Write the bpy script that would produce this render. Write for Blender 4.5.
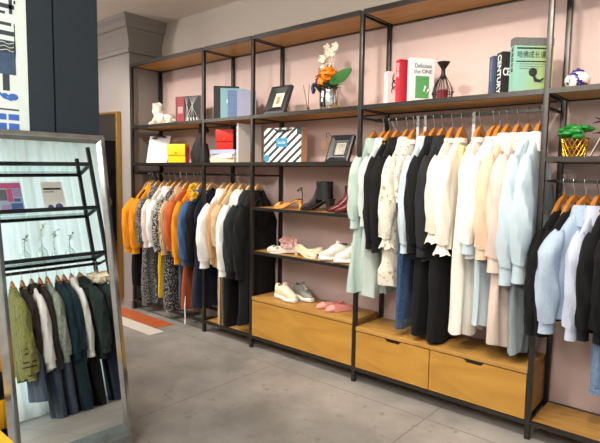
import bpy, bmesh, math, random
from math import sin, cos, pi, radians as R_, sqrt
from mathutils import Vector, Matrix, noise
S = bpy.context.scene
C = S.collection
for o in list(bpy.data.objects): bpy.data.objects.remove(o)

# ------------------------------------------------------------------ camera
cd = bpy.data.cameras.new('camera'); cam = bpy.data.objects.new('camera', cd); C.objects.link(cam); S.camera = cam
cd.sensor_fit = 'HORIZONTAL'; cd.sensor_width = 36.0; cd.lens = 514.2379*36/600; cd.clip_start = .05
_rt = Vector((0.75574487, 0.65468342, 0.01546988)); _up = Vector((-0.07163518, 0.05916593, 0.99567454)); _fw = Vector((-0.65093632, 0.75358411, -0.09161272))
cam.matrix_world = Matrix(((_rt.x, _up.x, -_fw.x, 1.89728), (_rt.y, _up.y, -_fw.y, -2.75863), (_rt.z, _up.z, -_fw.z, 1.37523), (0, 0, 0, 1)))

# ------------------------------------------------------------------ light and exposure
S.view_settings.view_transform = 'Standard'; S.view_settings.look = 'None'; S.view_settings.gamma = 1; S.view_settings.use_curve_mapping = False
S.view_settings.exposure = 0.42
w = bpy.data.worlds.new('daylight'); S.world = w; w.use_nodes = True
w.node_tree.nodes['Background'].inputs[0].default_value = (.75, .9, 1, 1); w.node_tree.nodes['Background'].inputs[1].default_value = .3

def area(name, loc, rot, sx, sy, power, col):
    l = bpy.data.lights.new(name, 'AREA'); l.shape = 'RECTANGLE'; l.size = sx; l.size_y = sy; l.energy = power; l.color = col
    o = bpy.data.objects.new(name, l); C.objects.link(o); o.location = loc; o.rotation_euler = rot; return o
def spot(name, loc, target, power, col, ang=75, blend=.6, rad=.05):
    l = bpy.data.lights.new(name, 'SPOT'); l.energy = power; l.color = col; l.spot_size = R_(ang); l.spot_blend = blend; l.shadow_soft_size = rad
    o = bpy.data.objects.new(name, l); C.objects.link(o); o.location = loc
    d = Vector(target)-Vector(loc); o.rotation_euler = d.to_track_quat('-Z', 'Y').to_euler(); return o
area('overhead_fill', (-.2, -3.6, 2.80), (0, 0, 0), 5.0, 1.6, 75, (1, .97, .92))  # added fill under the ceiling, out of view, no fixture
area('overhead_fill', (-2.6, -1.7, 2.80), (0, 0, 0), 1.6, .8, 20, (1, .95, .88))  # smaller added fill over the left side, also without a fixture
area('window_daylight', (3.0, -1.4, 1.45), (0, R_(90), 0), 2.6, 3.2, 34, (.90, .98, 1))
for x, y, p in ((-3.9, -2.4, 60), (.3, -2.9, 34), (1.2, -3.9, 44)):    # unseen point lamps added to lift ceiling, walls and floor
    l = bpy.data.lights.new('fill_point', 'POINT'); l.energy = p; l.color = (1, .95, .88); l.shadow_soft_size = .18
    o = bpy.data.objects.new('fill_point', l); C.objects.link(o); o.location = (x, y, 2.35)
WARM = (1, .90, .79)
for i, x in enumerate((-3.0, -2.1, -1.2, -.45, .3, .95, 1.6)):
    spot('spotlight', (x, -1.25, 2.78), (x-.05, .2, 1.15 if x < -1 else 1.2), (46, 60, 56, 42, 58, 62, 46)[i], WARM, 78, .7)

# ------------------------------------------------------------------ materials
MATS = {}
def nt(name):
    m = bpy.data.materials.new(name); m.use_nodes = True; t = m.node_tree; b = t.nodes['Principled BSDF']
    return m, t, b
def N(t, k, **kw):
    n = t.nodes.new(k)
    for a, v in kw.items():
        if a in n.inputs: n.inputs[a].default_value = v
        else: setattr(n, a, v)
    return n
def objc(t, scale=(1, 1, 1), space='Object'):
    tc = N(t, 'ShaderNodeTexCoord'); mp = N(t, 'ShaderNodeMapping'); mp.inputs['Scale'].default_value = scale
    t.links.new(tc.outputs[space], mp.inputs['Vector']); return mp.outputs[0]
def c4(c): return (c[0], c[1], c[2], 1)
def srgb(r, g, b):
    f = lambda v: (v/255/12.92) if v/255 <= .04045 else ((v/255+.055)/1.055)**2.4
    return (f(r), f(g), f(b))
def mixn(t, fac, a, b):
    m = N(t, 'ShaderNodeMix', data_type='RGBA'); t.links.new(fac, m.inputs[0])
    for i, v in ((6, a), (7, b)):
        if isinstance(v, tuple): m.inputs[i].default_value = c4(v)
        else: t.links.new(v, m.inputs[i])
    return m.outputs[2]
def ramp(t, src, a, b):
    r = N(t, 'ShaderNodeMapRange'); r.inputs[1].default_value = a; r.inputs[2].default_value = b; t.links.new(src, r.inputs[0]); return r.outputs[0]
def bumpn(t, b, src, strength, dist=.004):
    bp = N(t, 'ShaderNodeBump'); bp.inputs['Strength'].default_value = strength; bp.inputs['Distance'].default_value = dist
    t.links.new(src, bp.inputs['Height']); t.links.new(bp.outputs[0], b.inputs['Normal'])
def plain(name, col, rough=.5, metal=0, var=.06, scale=20, bump=0, **kw):
    if name in MATS: return MATS[name]
    m, t, b = nt(name); b.inputs['Roughness'].default_value = rough; b.inputs['Metallic'].default_value = metal
    n = N(t, 'ShaderNodeTexNoise'); n.inputs['Scale'].default_value = scale; n.inputs['Detail'].default_value = 4
    t.links.new(objc(t), n.inputs['Vector'])
    c = mixn(t, n.outputs[0], tuple(v*(1-var) for v in col), tuple(min(1, v*(1+var)) for v in col)); t.links.new(c, b.inputs['Base Color'])
    if bump: bumpn(t, b, n.outputs[0], bump)
    for k, v in kw.items(): b.inputs[k.replace('_', ' ')].default_value = v
    MATS[name] = m; return m
def wood(name, a, bcol, scale=(1.2, 14, 14), rough=.45):
    m, t, b = nt(name); b.inputs['Roughness'].default_value = rough
    n = N(t, 'ShaderNodeTexNoise'); n.inputs['Scale'].default_value = 2.2; n.inputs['Detail'].default_value = 6; n.inputs['Distortion'].default_value = 1.2
    t.links.new(objc(t, scale), n.inputs['Vector'])
    c = mixn(t, ramp(t, n.outputs[0], .3, .7), a, bcol); t.links.new(c, b.inputs['Base Color']); bumpn(t, b, n.outputs[0], .08)
    MATS[name] = m; return m
def fabric(name, col, pattern=None, col2=(0, 0, 0), col3=None, scale=40, rough=.85, thr=(.52, .56), sheen=.15):
    if name in MATS: return MATS[name]
    m, t, b = nt(name); b.inputs['Roughness'].default_value = rough; b.inputs['Sheen Weight'].default_value = sheen
    b.inputs['Specular IOR Level'].default_value = .25
    n = N(t, 'ShaderNodeTexNoise'); n.inputs['Scale'].default_value = 9; n.inputs['Detail'].default_value = 5
    t.links.new(objc(t), n.inputs['Vector'])
    base = mixn(t, n.outputs[0], tuple(v*.93 for v in col), tuple(min(1, v*1.06) for v in col))
    if pattern == 'blotch':
        p = N(t, 'ShaderNodeTexNoise'); p.inputs['Scale'].default_value = scale; p.inputs['Detail'].default_value = 2; t.links.new(objc(t), p.inputs['Vector'])
        base = mixn(t, ramp(t, p.outputs[0], *thr), base, col2)
        if col3:
            p = N(t, 'ShaderNodeTexNoise'); p.inputs['Scale'].default_value = scale*.6; t.links.new(objc(t, (1, 1.3, .8)), p.inputs['Vector'])
            base = mixn(t, ramp(t, p.outputs[0], .6, .63), base, col3)
    elif pattern == 'leaf':
        p = N(t, 'ShaderNodeTexVoronoi'); p.feature = 'DISTANCE_TO_EDGE'; p.inputs['Scale'].default_value = scale; t.links.new(objc(t, (1, 1, .55)), p.inputs['Vector'])
        base = mixn(t, ramp(t, p.outputs[0], .06, .12), col2, base)
    elif pattern in ('vstripe', 'hstripe', 'dstripe'):
        wv = N(t, 'ShaderNodeTexWave'); wv.bands_direction = {'vstripe': 'Y', 'hstripe': 'Z', 'dstripe': 'DIAGONAL'}[pattern]; wv.inputs['Scale'].default_value = scale
        t.links.new(objc(t), wv.inputs['Vector']); base = mixn(t, ramp(t, wv.outputs[1], *thr), base, col2)
    elif pattern == 'denim':
        p = N(t, 'ShaderNodeTexNoise'); p.inputs['Scale'].default_value = 220; t.links.new(objc(t, (1, 1, .25)), p.inputs['Vector'])
        base = mixn(t, ramp(t, p.outputs[0], .35, .7), base, col2)
    t.links.new(base, b.inputs['Base Color'])
    kn = N(t, 'ShaderNodeTexNoise'); kn.inputs['Scale'].default_value = 60 if pattern == 'knit' else 16; kn.inputs['Detail'].default_value = 4; t.links.new(objc(t, (1, 1, .45)), kn.inputs['Vector'])
    bumpn(t, b, kn.outputs[0], .9 if pattern == 'knit' else .35, .012 if pattern == 'knit' else .02)
    if pattern == 'knit':
        base2 = mixn(t, ramp(t, kn.outputs[0], .35, .65), col2, base); t.links.new(base2, b.inputs['Base Color'])
    MATS[name] = m; return m

STEEL = plain('dark_steel', (.055, .051, .047), .34, .75, .25, 30)
WOOD = wood('oak', srgb(196, 150, 78), srgb(168, 122, 58))
WOODF = wood('oak_front', srgb(198, 148, 64), srgb(172, 122, 48), (1.0, 3.5, 3.5))
HWOOD = wood('hanger_wood', srgb(205, 138, 66), srgb(170, 104, 44), (20, 3, 8), .3)
HPALE = wood('pale_hanger_wood', srgb(226, 186, 130), srgb(205, 160, 104), (20, 3, 8), .35)
CHROME = plain('chrome', (.75, .75, .76), .18, 1, .05)
SILVER = plain('silver_bevel', (.42, .45, .46), .16, 1, .45, 14)
BLACK = plain('black_plastic', (.012, .012, .013), .4)
WHITE = plain('white_gloss', (.82, .81, .79), .4)
PAPER = plain('paper', (.88, .88, .86), .7)
SOLE = plain('sole_white', (.78, .77, .73), .5)

# ------------------------------------------------------------------ mesh helpers
class MB:
    def __init__(s): s.v = []; s.f = []
    def add(s, vs, fs):
        n = len(s.v); s.v += [Vector(v) for v in vs]; s.f += [tuple(i+n for i in f) for f in fs]; return s
    def box(s, x0, y0, z0, x1, y1, z1, bev=0):
        if bev:
            bm = bmesh.new(); bmesh.ops.create_cube(bm, size=1)
            for v in bm.verts: v.co = Vector(((x0+x1)/2+v.co.x*(x1-x0), (y0+y1)/2+v.co.y*(y1-y0), (z0+z1)/2+v.co.z*(z1-z0)))
            bmesh.ops.bevel(bm, geom=bm.edges[:], offset=bev, segments=2, affect='EDGES', profile=.6)
            bm.verts.index_update(); s.add([v.co.copy() for v in bm.verts], [[v.index for v in f.verts] for f in bm.faces]); bm.free(); return s
        vs = [(x, y, z) for z in (z0, z1) for y in (y0, y1) for x in (x0, x1)]
        return s.add(vs, [(0, 2, 3, 1), (4, 5, 7, 6), (0, 1, 5, 4), (1, 3, 7, 5), (3, 2, 6, 7), (2, 0, 4, 6)])
    def loft(s, rings, cap0=True, cap1=True, closed=True):
        n = len(rings[0]); b = len(s.v)
        for r in rings: s.v += [Vector(p) for p in r]
        for i in range(len(rings)-1):
            for j in range(n if closed else n-1):
                k = (j+1) % n; s.f.append((b+i*n+j, b+i*n+k, b+(i+1)*n+k, b+(i+1)*n+j))
        if cap0: s.f.append(tuple(b+j for j in range(n-1, -1, -1)))
        if cap1: s.f.append(tuple(b+(len(rings)-1)*n+j for j in range(n)))
        return s
    def tube(s, path, r, n=8, cap=True, flat=1.0):
        P = [Vector(p) for p in path]; rings = []; ref = None
        for i, p in enumerate(P):
            t = (P[min(i+1, len(P)-1)]-P[max(i-1, 0)]).normalized()
            if ref is None:
                ref = Vector((0, 0, 1)) if abs(t.z) < .9 else Vector((1, 0, 0))
            a = t.cross(ref).normalized(); bb = a.cross(t).normalized(); ref = bb
            rr = r[i] if isinstance(r, (list, tuple)) else r
            rings.append([p+a*rr*cos(2*pi*j/n)*flat+bb*rr*sin(2*pi*j/n) for j in range(n)])
        return s.loft(rings, cap, cap)
    def lathe(s, prof, n=24, c=(0, 0, 0), sy=1):
        return s.loft([[(c[0]+r*cos(2*pi*j/n), c[1]+r*sy*sin(2*pi*j/n), c[2]+z) for j in range(n)] for r, z in prof])
    def ball(s, c, rx, ry=None, rz=None, n=14, m=9, bump=0, seed=0):
        ry = ry or rx; rz = rz or rx; rings = []
        for i in range(m+1):
            a = -pi/2+pi*i/m; a = max(-pi/2+.02, min(pi/2-.02, a)); ring = []
            for j in range(n):
                th = 2*pi*j/n; d = Vector((cos(a)*cos(th), cos(a)*sin(th), sin(a)))
                k = 1+bump*noise.noise(d*2.2+Vector((seed, 0, 0)))
                ring.append((c[0]+rx*d.x*k, c[1]+ry*d.y*k, c[2]+rz*d.z*k))
            rings.append(ring)
        return s.loft(rings)
    def poly(s, pts, y0, y1):      # polygon in XZ extruded along Y
        n = len(pts); vs = [(p[0], y0, p[1]) for p in pts]+[(p[0], y1, p[1]) for p in pts]
        return s.add(vs, [tuple(range(n)), tuple(range(2*n-1, n-1, -1))]+[(i, i+n, (i+1) % n+n, (i+1) % n) for i in range(n)])
    def build(s, name, mat, parent=None, smooth=True, M=None):
        me = bpy.data.meshes.new(name); me.from_pydata([tuple(v) for v in s.v], [], s.f); me.update()
        bm = bmesh.new(); bm.from_mesh(me); bmesh.ops.recalc_face_normals(bm, faces=bm.faces); bm.to_mesh(me); bm.free()
        if smooth:
            for p in me.polygons: p.use_smooth = True
            try: me.set_sharp_from_angle(angle=R_(40))
            except Exception: pass
        me.materials.append(mat); o = bpy.data.objects.new(name, me); C.objects.link(o)
        if parent: o.parent = parent
        if M is not None: o.matrix_local = M
        return o
def tag(o, label=None, cat=None, group=None, kind=None):
    if label: o['label'] = label
    if cat: o['category'] = cat
    if group: o['group'] = group
    if kind: o['kind'] = kind
    return o
def thing(name, label, cat, loc=(0, 0, 0), rz=0, group=None, rx=0, ry=0):
    o = bpy.data.objects.new(name, None); C.objects.link(o); o.location = loc; o.rotation_euler = (rx, ry, rz); o.empty_display_size = .05
    return tag(o, label, cat, group)
def struct(name, mb, mat, smooth=False):
    return tag(mb.build(name, mat, None, smooth), None, None, None, 'structure')
def lerp(a, b, t): return a+(b-a)*t
def text(name, s, size, mat, parent, M, align='CENTER', ext=.0006, sx=1.0, bold=0):
    cu = bpy.data.curves.new(name, 'FONT'); cu.body = s; cu.size = size; cu.extrude = ext; cu.align_x = align; cu.align_y = 'CENTER'; cu.offset = bold
    t = bpy.data.objects.new(name, cu); C.objects.link(t); bpy.context.view_layer.update()
    me = bpy.data.meshes.new_from_object(t.evaluated_get(bpy.context.evaluated_depsgraph_get())); bpy.data.objects.remove(t); bpy.data.curves.remove(cu)
    me.materials.clear(); me.materials.append(mat); o = bpy.data.objects.new(name, me); C.objects.link(o); o.parent = parent; o.matrix_local = M @ Matrix.Diagonal((sx, 1, 1, 1)); return o

X1, X2, X3, X4, X5, X6, D = -2.6825, -1.5785, -.989, 0.0, 1.1148, 2.2, .349
WALLY = D+.012
CEIL = 2.86
# ------------------------------------------------------------------ setting
def floor_mat():
    m, t, b = nt('polished_concrete'); g = N(t, 'ShaderNodeNewGeometry')
    n = N(t, 'ShaderNodeTexNoise'); n.inputs['Scale'].default_value = 1.6; n.inputs['Detail'].default_value = 8; n.inputs['Roughness'].default_value = .62; t.links.new(g.outputs['Position'], n.inputs['Vector'])
    c = mixn(t, ramp(t, n.outputs[0], .3, .72), srgb(120, 117, 113), srgb(176, 171, 165))
    n2 = N(t, 'ShaderNodeTexNoise'); n2.inputs['Scale'].default_value = 14; n2.inputs['Detail'].default_value = 6; t.links.new(g.outputs['Position'], n2.inputs['Vector'])
    c = mixn(t, ramp(t, n2.outputs[0], .62, .72), c, srgb(128, 123, 117))
    sp = N(t, 'ShaderNodeSeparateXYZ'); t.links.new(g.outputs['Position'], sp.inputs[0])
    def joint(out, off):
        a = N(t, 'ShaderNodeMath', operation='ADD'); t.links.new(out, a.inputs[0]); a.inputs[1].default_value = off
        q = N(t, 'ShaderNodeMath', operation='PINGPONG'); t.links.new(a.outputs[0], q.inputs[0]); q.inputs[1].default_value = .6
        l = N(t, 'ShaderNodeMath', operation='LESS_THAN'); t.links.new(q.outputs[0], l.inputs[0]); l.inputs[1].default_value = .0035; return l.outputs[0]
    mx = N(t, 'ShaderNodeMath', operation='MAXIMUM'); t.links.new(joint(sp.outputs[0], -.61), mx.inputs[0]); t.links.new(joint(sp.outputs[1], .15), mx.inputs[1])
    c = mixn(t, mx.outputs[0], c, srgb(118, 114, 109)); t.links.new(c, b.inputs['Base Color'])
    r = ramp(t, n.outputs[0], .2, .8); rr = N(t, 'ShaderNodeMath', operation='MULTIPLY_ADD'); t.links.new(r, rr.inputs[0]); rr.inputs[1].default_value = .2; rr.inputs[2].default_value = .3
    t.links.new(rr.outputs[0], b.inputs['Roughness']); return m
GREY = plain('warm_grey_paint', srgb(218, 210, 202), .75, 0, .02, 3)
PILG = plain('taupe_paint', srgb(152, 146, 143), .6, 0, .03, 3)
PINK = plain('pink_wall_panel', srgb(208, 184, 179), .7, 0, .02, 2)
CEILM = plain('ceiling_paint', srgb(242, 235, 228), .8, 0, .02, 2)
DARKW = plain('dark_hall_paint', srgb(48, 46, 46), .7)
struct('floor', MB().box(-10, -6, -.1, 3.4, 1.2, 0), floor_mat())
struct('ceiling', MB().box(-10, -6, CEIL, 3.4, 1.2, CEIL+.1), CEILM)
struct('wall_back', MB().box(-10, WALLY, 0, 3.4, WALLY+.1, CEIL), GREY)
struct('trim_1', MB().box(X1+.02, WALLY-.008, .0, X6+.25, WALLY+.001, 2.40), PINK)
struct('wall_front', MB().box(-10, -6.1, 0, 3.4, -6, CEIL), GREY)
struct('wall_left', MB().box(-10.1, -6, 0, -10, 1.2, CEIL), GREY)
struct('wall_hall', MB().box(-8.9, -4.6, 0, -8.8, -.9, 2.05), DARKW)
rw = MB(); rw.box(2.62, -6, 0, 2.72, -3.0, CEIL).box(2.62, .25, 0, 2.72, 1.2, CEIL).box(2.62, -3, 2.8, 2.72, .25, CEIL).box(2.62, -3, 0, 2.72, .25, .12)
struct('wall_right', rw, GREY)
# window with frame and panes
GLASS = plain('window_glass', (.95, 1, 1), .02, 0, 0, Transmission_Weight=1.0)
wf = MB()
for y in (-3, -1.93, -.86, .21): wf.box(2.65, y, .12, 2.69, y+.04, 2.8)
for z in (.12, 2.76): wf.box(2.65, -3, z, 2.69, .25, z+.04)
wn = struct('window_1', wf, STEEL)
# pilaster with crown moulding
struct('wall_pilaster', MB().box(-3.75, 0, 0, X1-.018, WALLY, CEIL), PILG)
cr = MB()
def crown_ring(o, z): return [(-3.75-o, WALLY, z), (-3.75-o, -o, z), (X1-.018+o, -o, z), (X1-.018+o, WALLY, z)]
prof = [(.0, 2.52), (.02, 2.525), (.022, 2.56), (.012, 2.575), (.014, 2.63), (.03, 2.68), (.05, 2.72), (.052, 2.74), (.075, 2.75), (.08, 2.80), (.10, 2.83), (.105, 2.859), (0, 2.859)]
cr.loft([crown_ring(o, z) for o, z in prof], False, False, False); struct('trim_2', cr, PILG)
struct('baseboard_pilaster', MB().box(-3.76, -.012, 0, X1-.012, 0, .08).box(X1-.018, -.012, 0, X1-.008, .02, .08), PILG)
# floor inlays
struct('trim_3', MB().add([(-6, -.212, .001), (-1.97, -.222, .001), (-1.93, -.05, .001), (-6, -.05, .001), (-6, -.212, .003), (-1.97, -.222, .003), (-1.93, -.05, .003), (-6, -.05, .003)],
       [(0, 1, 2, 3), (4, 5, 6, 7), (0, 1, 5, 4), (1, 2, 6, 5), (2, 3, 7, 6), (3, 0, 4, 7)]), plain('terracotta_inlay', srgb(190, 96, 48), .4))
struct('trim_5', MB().box(-9.5, -4.5, .0, -3.9, -.5, .002), wood('dark_parquet', srgb(150, 92, 52), srgb(120, 70, 38)))
struct('trim_4', MB().box(-6, -.375, .001, -1.82, -.235, .003), plain('white_inlay', srgb(222, 214, 204), .35))
# charcoal column wall with seams
CH = plain('charcoal_panel', srgb(36, 46, 56), .55, 0, .04, 4)
cw = MB().box(-1.2, -3.9, 0, -.72, -1.385, CEIL).box(-.72, -1.603, 0, -.7, -1.38, CEIL).box(-.72, -2.6, 0, -.7, -1.612, CEIL).box(-.72, -3.9, 0, -.7, -2.609, CEIL)
struct('wall_column', cw, CH)
# curtains
def curtain(y0, y1, x, label, seed):
    m, t, b = nt('sheer_curtain'); b.inputs['Base Color'].default_value = (.82, .87, .85, 1); b.inputs['Roughness'].default_value = .9
    tr = N(t, 'ShaderNodeBsdfTranslucent'); tr.inputs[0].default_value = (.80, .87, .84, 1); mx = N(t, 'ShaderNodeMixShader'); mx.inputs[0].default_value = .55
    t.links.new(b.outputs[0], mx.inputs[1]); t.links.new(tr.outputs[0], mx.inputs[2]); t.links.new(mx.outputs[0], t.nodes['Material Output'].inputs[0])
    mb = MB(); n = 170; rows = []
    for k in range(9):
        z = .02+k/8*2.83; rows.append([(x+.036*sin(i*.50+seed+.8*sin(i*.13))*(1-.15*k/8)+.02*sin(i*.17+k*.2), lerp(y0, y1, i/n), z) for i in range(n+1)])
    mb.loft(rows, False, False, False); o = mb.build('curtain', m); return tag(o, label, 'curtain')
curtain(-3.05, -1.42, 2.50, 'white sheer curtain over the window, its left half as the mirror shows it', 0)
curtain(-1.40, .28, 2.52, 'white sheer curtain over the window, behind the right end of the mirrored rack', 1.7)

# ------------------------------------------------------------------ the shelving
rack = thing('display_shelving', 'long dark steel shelving with oak shelves along the pink wall', 'shelving', (0, 0, 0))
PW = .026
for x in (X1, X2, X3, X4, X5, X6):
    for y in (0, D-PW):
        MB().box(x-PW/2, y, 0, x+PW/2, y+PW, 2.40, .002).build('post', STEEL, rack)
def shelf(x0, x1, z, th=.03, front=True, wood_=WOOD, lip=.022):
    a = x0+PW/2; b = x1-PW/2
    s = MB().box(a, .02, z-lip, b, D-.02, z-.002, 0).build('shelf', wood_, rack, False)
    f = MB().box(a, 0, z-lip-.004, b, .02, z).box(a, D-.022, z-lip-.006, b, D-.002, z)
    f.box(a, .02, z-lip-.006, a+.014, D-.022, z-.004).box(b-.014, .02, z-lip-.006, b, D-.022, z-.004)
    f.build('shelf_frame', STEEL, s, False)
bays = [(X1, X2), (X2, X3), (X3, X4), (X4, X5), (X5, X6)]
Z2, Z3, ZA, ZB, Z5 = 1.818, 1.462, 1.116, .776, 1.482
for i, (a, b) in enumerate(bays):
    shelf(a, b, 2.408, lip=.024); shelf(a, b, Z2)
    if i < 3: shelf(a, b, Z3)
    if i == 4: shelf(a, b, Z5)
    if i == 2: shelf(a, b, ZA, lip=.018); shelf(a, b, ZB, lip=.018)
    if i in (1, 4): shelf(a, b, .102, lip=.018)
    else: MB().box(a+PW/2, 0, .078, b-PW/2, .02, .1).box(a+PW/2, D-.02, .078, b-PW/2, D, .1).box(a+PW/2, .02, .078, a+PW/2+.015, D-.02, .1).box(b-PW/2-.015, .02, .078, b-PW/2, D-.02, .1).build('lower_frame', STEEL, rack, False)
RY = .17
for (a, b, z) in ((X1, X2, 1.36), (X2, X3, 1.36), (X4, X5, 1.735), (X5, X6, 1.36)):
    r = MB().box(a+PW/2, RY-.007, z-.009, b-PW/2, RY+.007, z+.009)
    for x in (a+PW/2, b-PW/2-.012): r.box(x, .02, z-.007, x+.012, D-.02, z+.007)
    r.build('clothes_rail', STEEL, rack, False)

# cabinets
def cabinet(label, x0, x1, z1, splits, handles):
    t = thing('drawer_cabinet', label, 'cabinet', ((x0+x1)/2, 0, .1)); ox = (x0+x1)/2; h = z1-.1
    MB().box(x0-ox, .0, h-.026, x1-ox, D-.03, h, .002).build('top_board', WOOD, t)
    MB().box(x0-ox+.002, .02, .002, x1-ox-.002, D-.035, h-.03).build('body', WOOD, t, False)
    for i in range(len(splits)-1):
        a = splits[i]-ox+.003; b = splits[i+1]-ox-.003; zt = h-.032; pts = [(a, .004), (b, .004), (b, zt)]
        if handles:
            c = (a+b)/2+handles[i]
            pts += [(c+.058, zt), (c+.040, zt-.02), (c-.040, zt-.02), (c-.058, zt)]
        pts += [(a, zt)]
        d = MB().poly(pts, .002, .019).build('drawer', WOODF, t, False)
        if handles: MB().box(c-.056, .016, zt-.022, c+.056, .02, zt+.002).build('handle_recess', BLACK, d, False)
    return t
cabinet('low oak cabinet topped with sneakers and pink flats, under the shoe shelves', X3+.014, X4-.014, .413, [X3+.014, X4-.014], None)
cabinet('oak cabinet with two notched drawers beneath the hanging shirts and dresses', X4+.014, X5-.014, .378, [X4+.014, .545, X5-.014], [.012, -.012])

# ------------------------------------------------------------------ hangers and garments
def basis(x, z, yaw): return (x, RY, z), yaw
def make_hanger(x, y, z, rz, label, group, pale=False, bar=False):
    # local: +Y is the side turned to the shop, hanging plane YZ, rail centre at origin
    t = thing('clothes_hanger', label, 'hanger', (x, y, z), rz, group)
    hook = [(0, 0, -.09), (0, 0, -.04), (0, .012, -.026)] + [(0, .014*cos(a)*1.15+.0, .0+.0165*sin(a)) for a in [R_(v) for v in (-35, 0, 35, 70, 105, 140, 175, 205)]]
    MB().tube(hook, .0021, 6).build('hook', CHROME, t)
    rings = []
    for i in range(17):
        u = -1+i/8; yy = -.175*u; zz = -.074-.15*min(abs(u), .30)-.36*max(0, abs(u)-.30); hh = .016+.018*(1-abs(u))**.6; tk = .009+.006*abs(u)
        rings.append([(-tk, yy, zz-hh), (tk, yy, zz-hh), (tk, yy, zz+.004), (-tk, yy, zz+.004)])
    MB().loft(rings).build('shoulder_bar', HPALE if pale else HWOOD, t)
    return t
def sg(v, p): return math.copysign(abs(v)**p, v)
def torso_mesh(L, wb, bb, wh, bh, seed, slope=1.0, neck=.06, n=56, amp=1.35, flounce=0, top=0, flare_z=None):
    rnd = random.Random(seed); ph = [rnd.uniform(0, 6.28) for _ in range(6)]
    sh = [(0, neck, .018), (-.022*slope, neck+.03, .024), (-.06*slope, .13, .028), (-.10*slope, .165, .032), (-.145*slope, .186, .034), (-.20*slope, .186, .036), (-.27, .178, .04)]
    lv = [(z, a*wb/.18, b*bb/.04) for z, a, b in sh]
    m = max(8, int((L-.27)/.05)); 
    for i in range(1, m+1):
        s = i/m; z = -.27-(L-.27)*s; e = s if flare_z is None else max(0, (-z-flare_z)/(L-flare_z))**1.1
        lv.append((z, lerp(wb, wh, e), lerp(bb, bh, s)))
    if top: lv = [q for q in lv if q[0] < -top]
    rings = []
    for z, a, b in lv:
        g = max(0, (-z-.12))/max(.3, L-.12); A = .011*amp*g**.8; ring = []
        if flounce and -z > L-flounce: a *= 1.05; A *= 2.0
        for j in range(n):
            th = 2*pi*j/n; u = a*sg(cos(th), .85); v = b*sg(sin(th), .8)
            k = A*(sin(u*55+ph[0]+z*2)+.7*sin(u*95+ph[1]-z*3)+.5*sin(u*28+ph[2]))
            d = 1 if sin(th) > 0 else -.6
            uu = u+A*.8*sin(z*9+ph[3]+v*30)
            zz = z+(.010*sin(u*40+ph[4])*g if -z > L-.02 else 0)
            ring.append((v+k*d*(.4+.6*abs(sin(th))), uu, zz))
        rings.append(ring)
    return MB().loft(rings, False, False)
def sleeve_mesh(side, L, r0, r1, seed, out=.03, puff=1.0, wb=.18, swing=.0, top=.12, drop=0):
    rnd = random.Random(seed*7+side*3); p0 = rnd.uniform(0, 6); p1 = rnd.uniform(0, 6); rings = []; n = 18
    m = 20
    for i in range(m+1):
        s = i/m; z = -top+.03-(L-top+.03)*s
        y = side*((wb*.86 if side > 0 else wb*.66)+out*min(1, s*4)*1.0+.01*sin(s*3)+.0); x = swing*s**1.3+.006*sin(s*7+p0)*s
        r = lerp(r0, r1, s)*(1+ (puff-1)*max(0, sin(pi*min(1, max(0, (s-.35)/.63))))**1.0)
        if i < 5: r *= (.35, .62, .78, .88, .95)[i]
        ring = []
        for j in range(n):
            th = 2*pi*j/n; k = 1+.07*sin(3*th+s*6+p0)*min(1, s*3)+.09*sin(5*th-s*13+p1)*min(1, s*3)
            ring.append((x+r*.78*k*cos(th), y+r*k*sin(th)*side, z+.006*sin(2*th)))
        rings.append(ring)
    e = (swing, side*((wb*.86 if side > 0 else wb*.66)+out), -L)
    return MB().loft(rings, False, True), e
BTN = plain('button', (.55, .53, .5), .25, .4)
BTND = plain('dark_button', (.03, .03, .03), .25)
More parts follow.
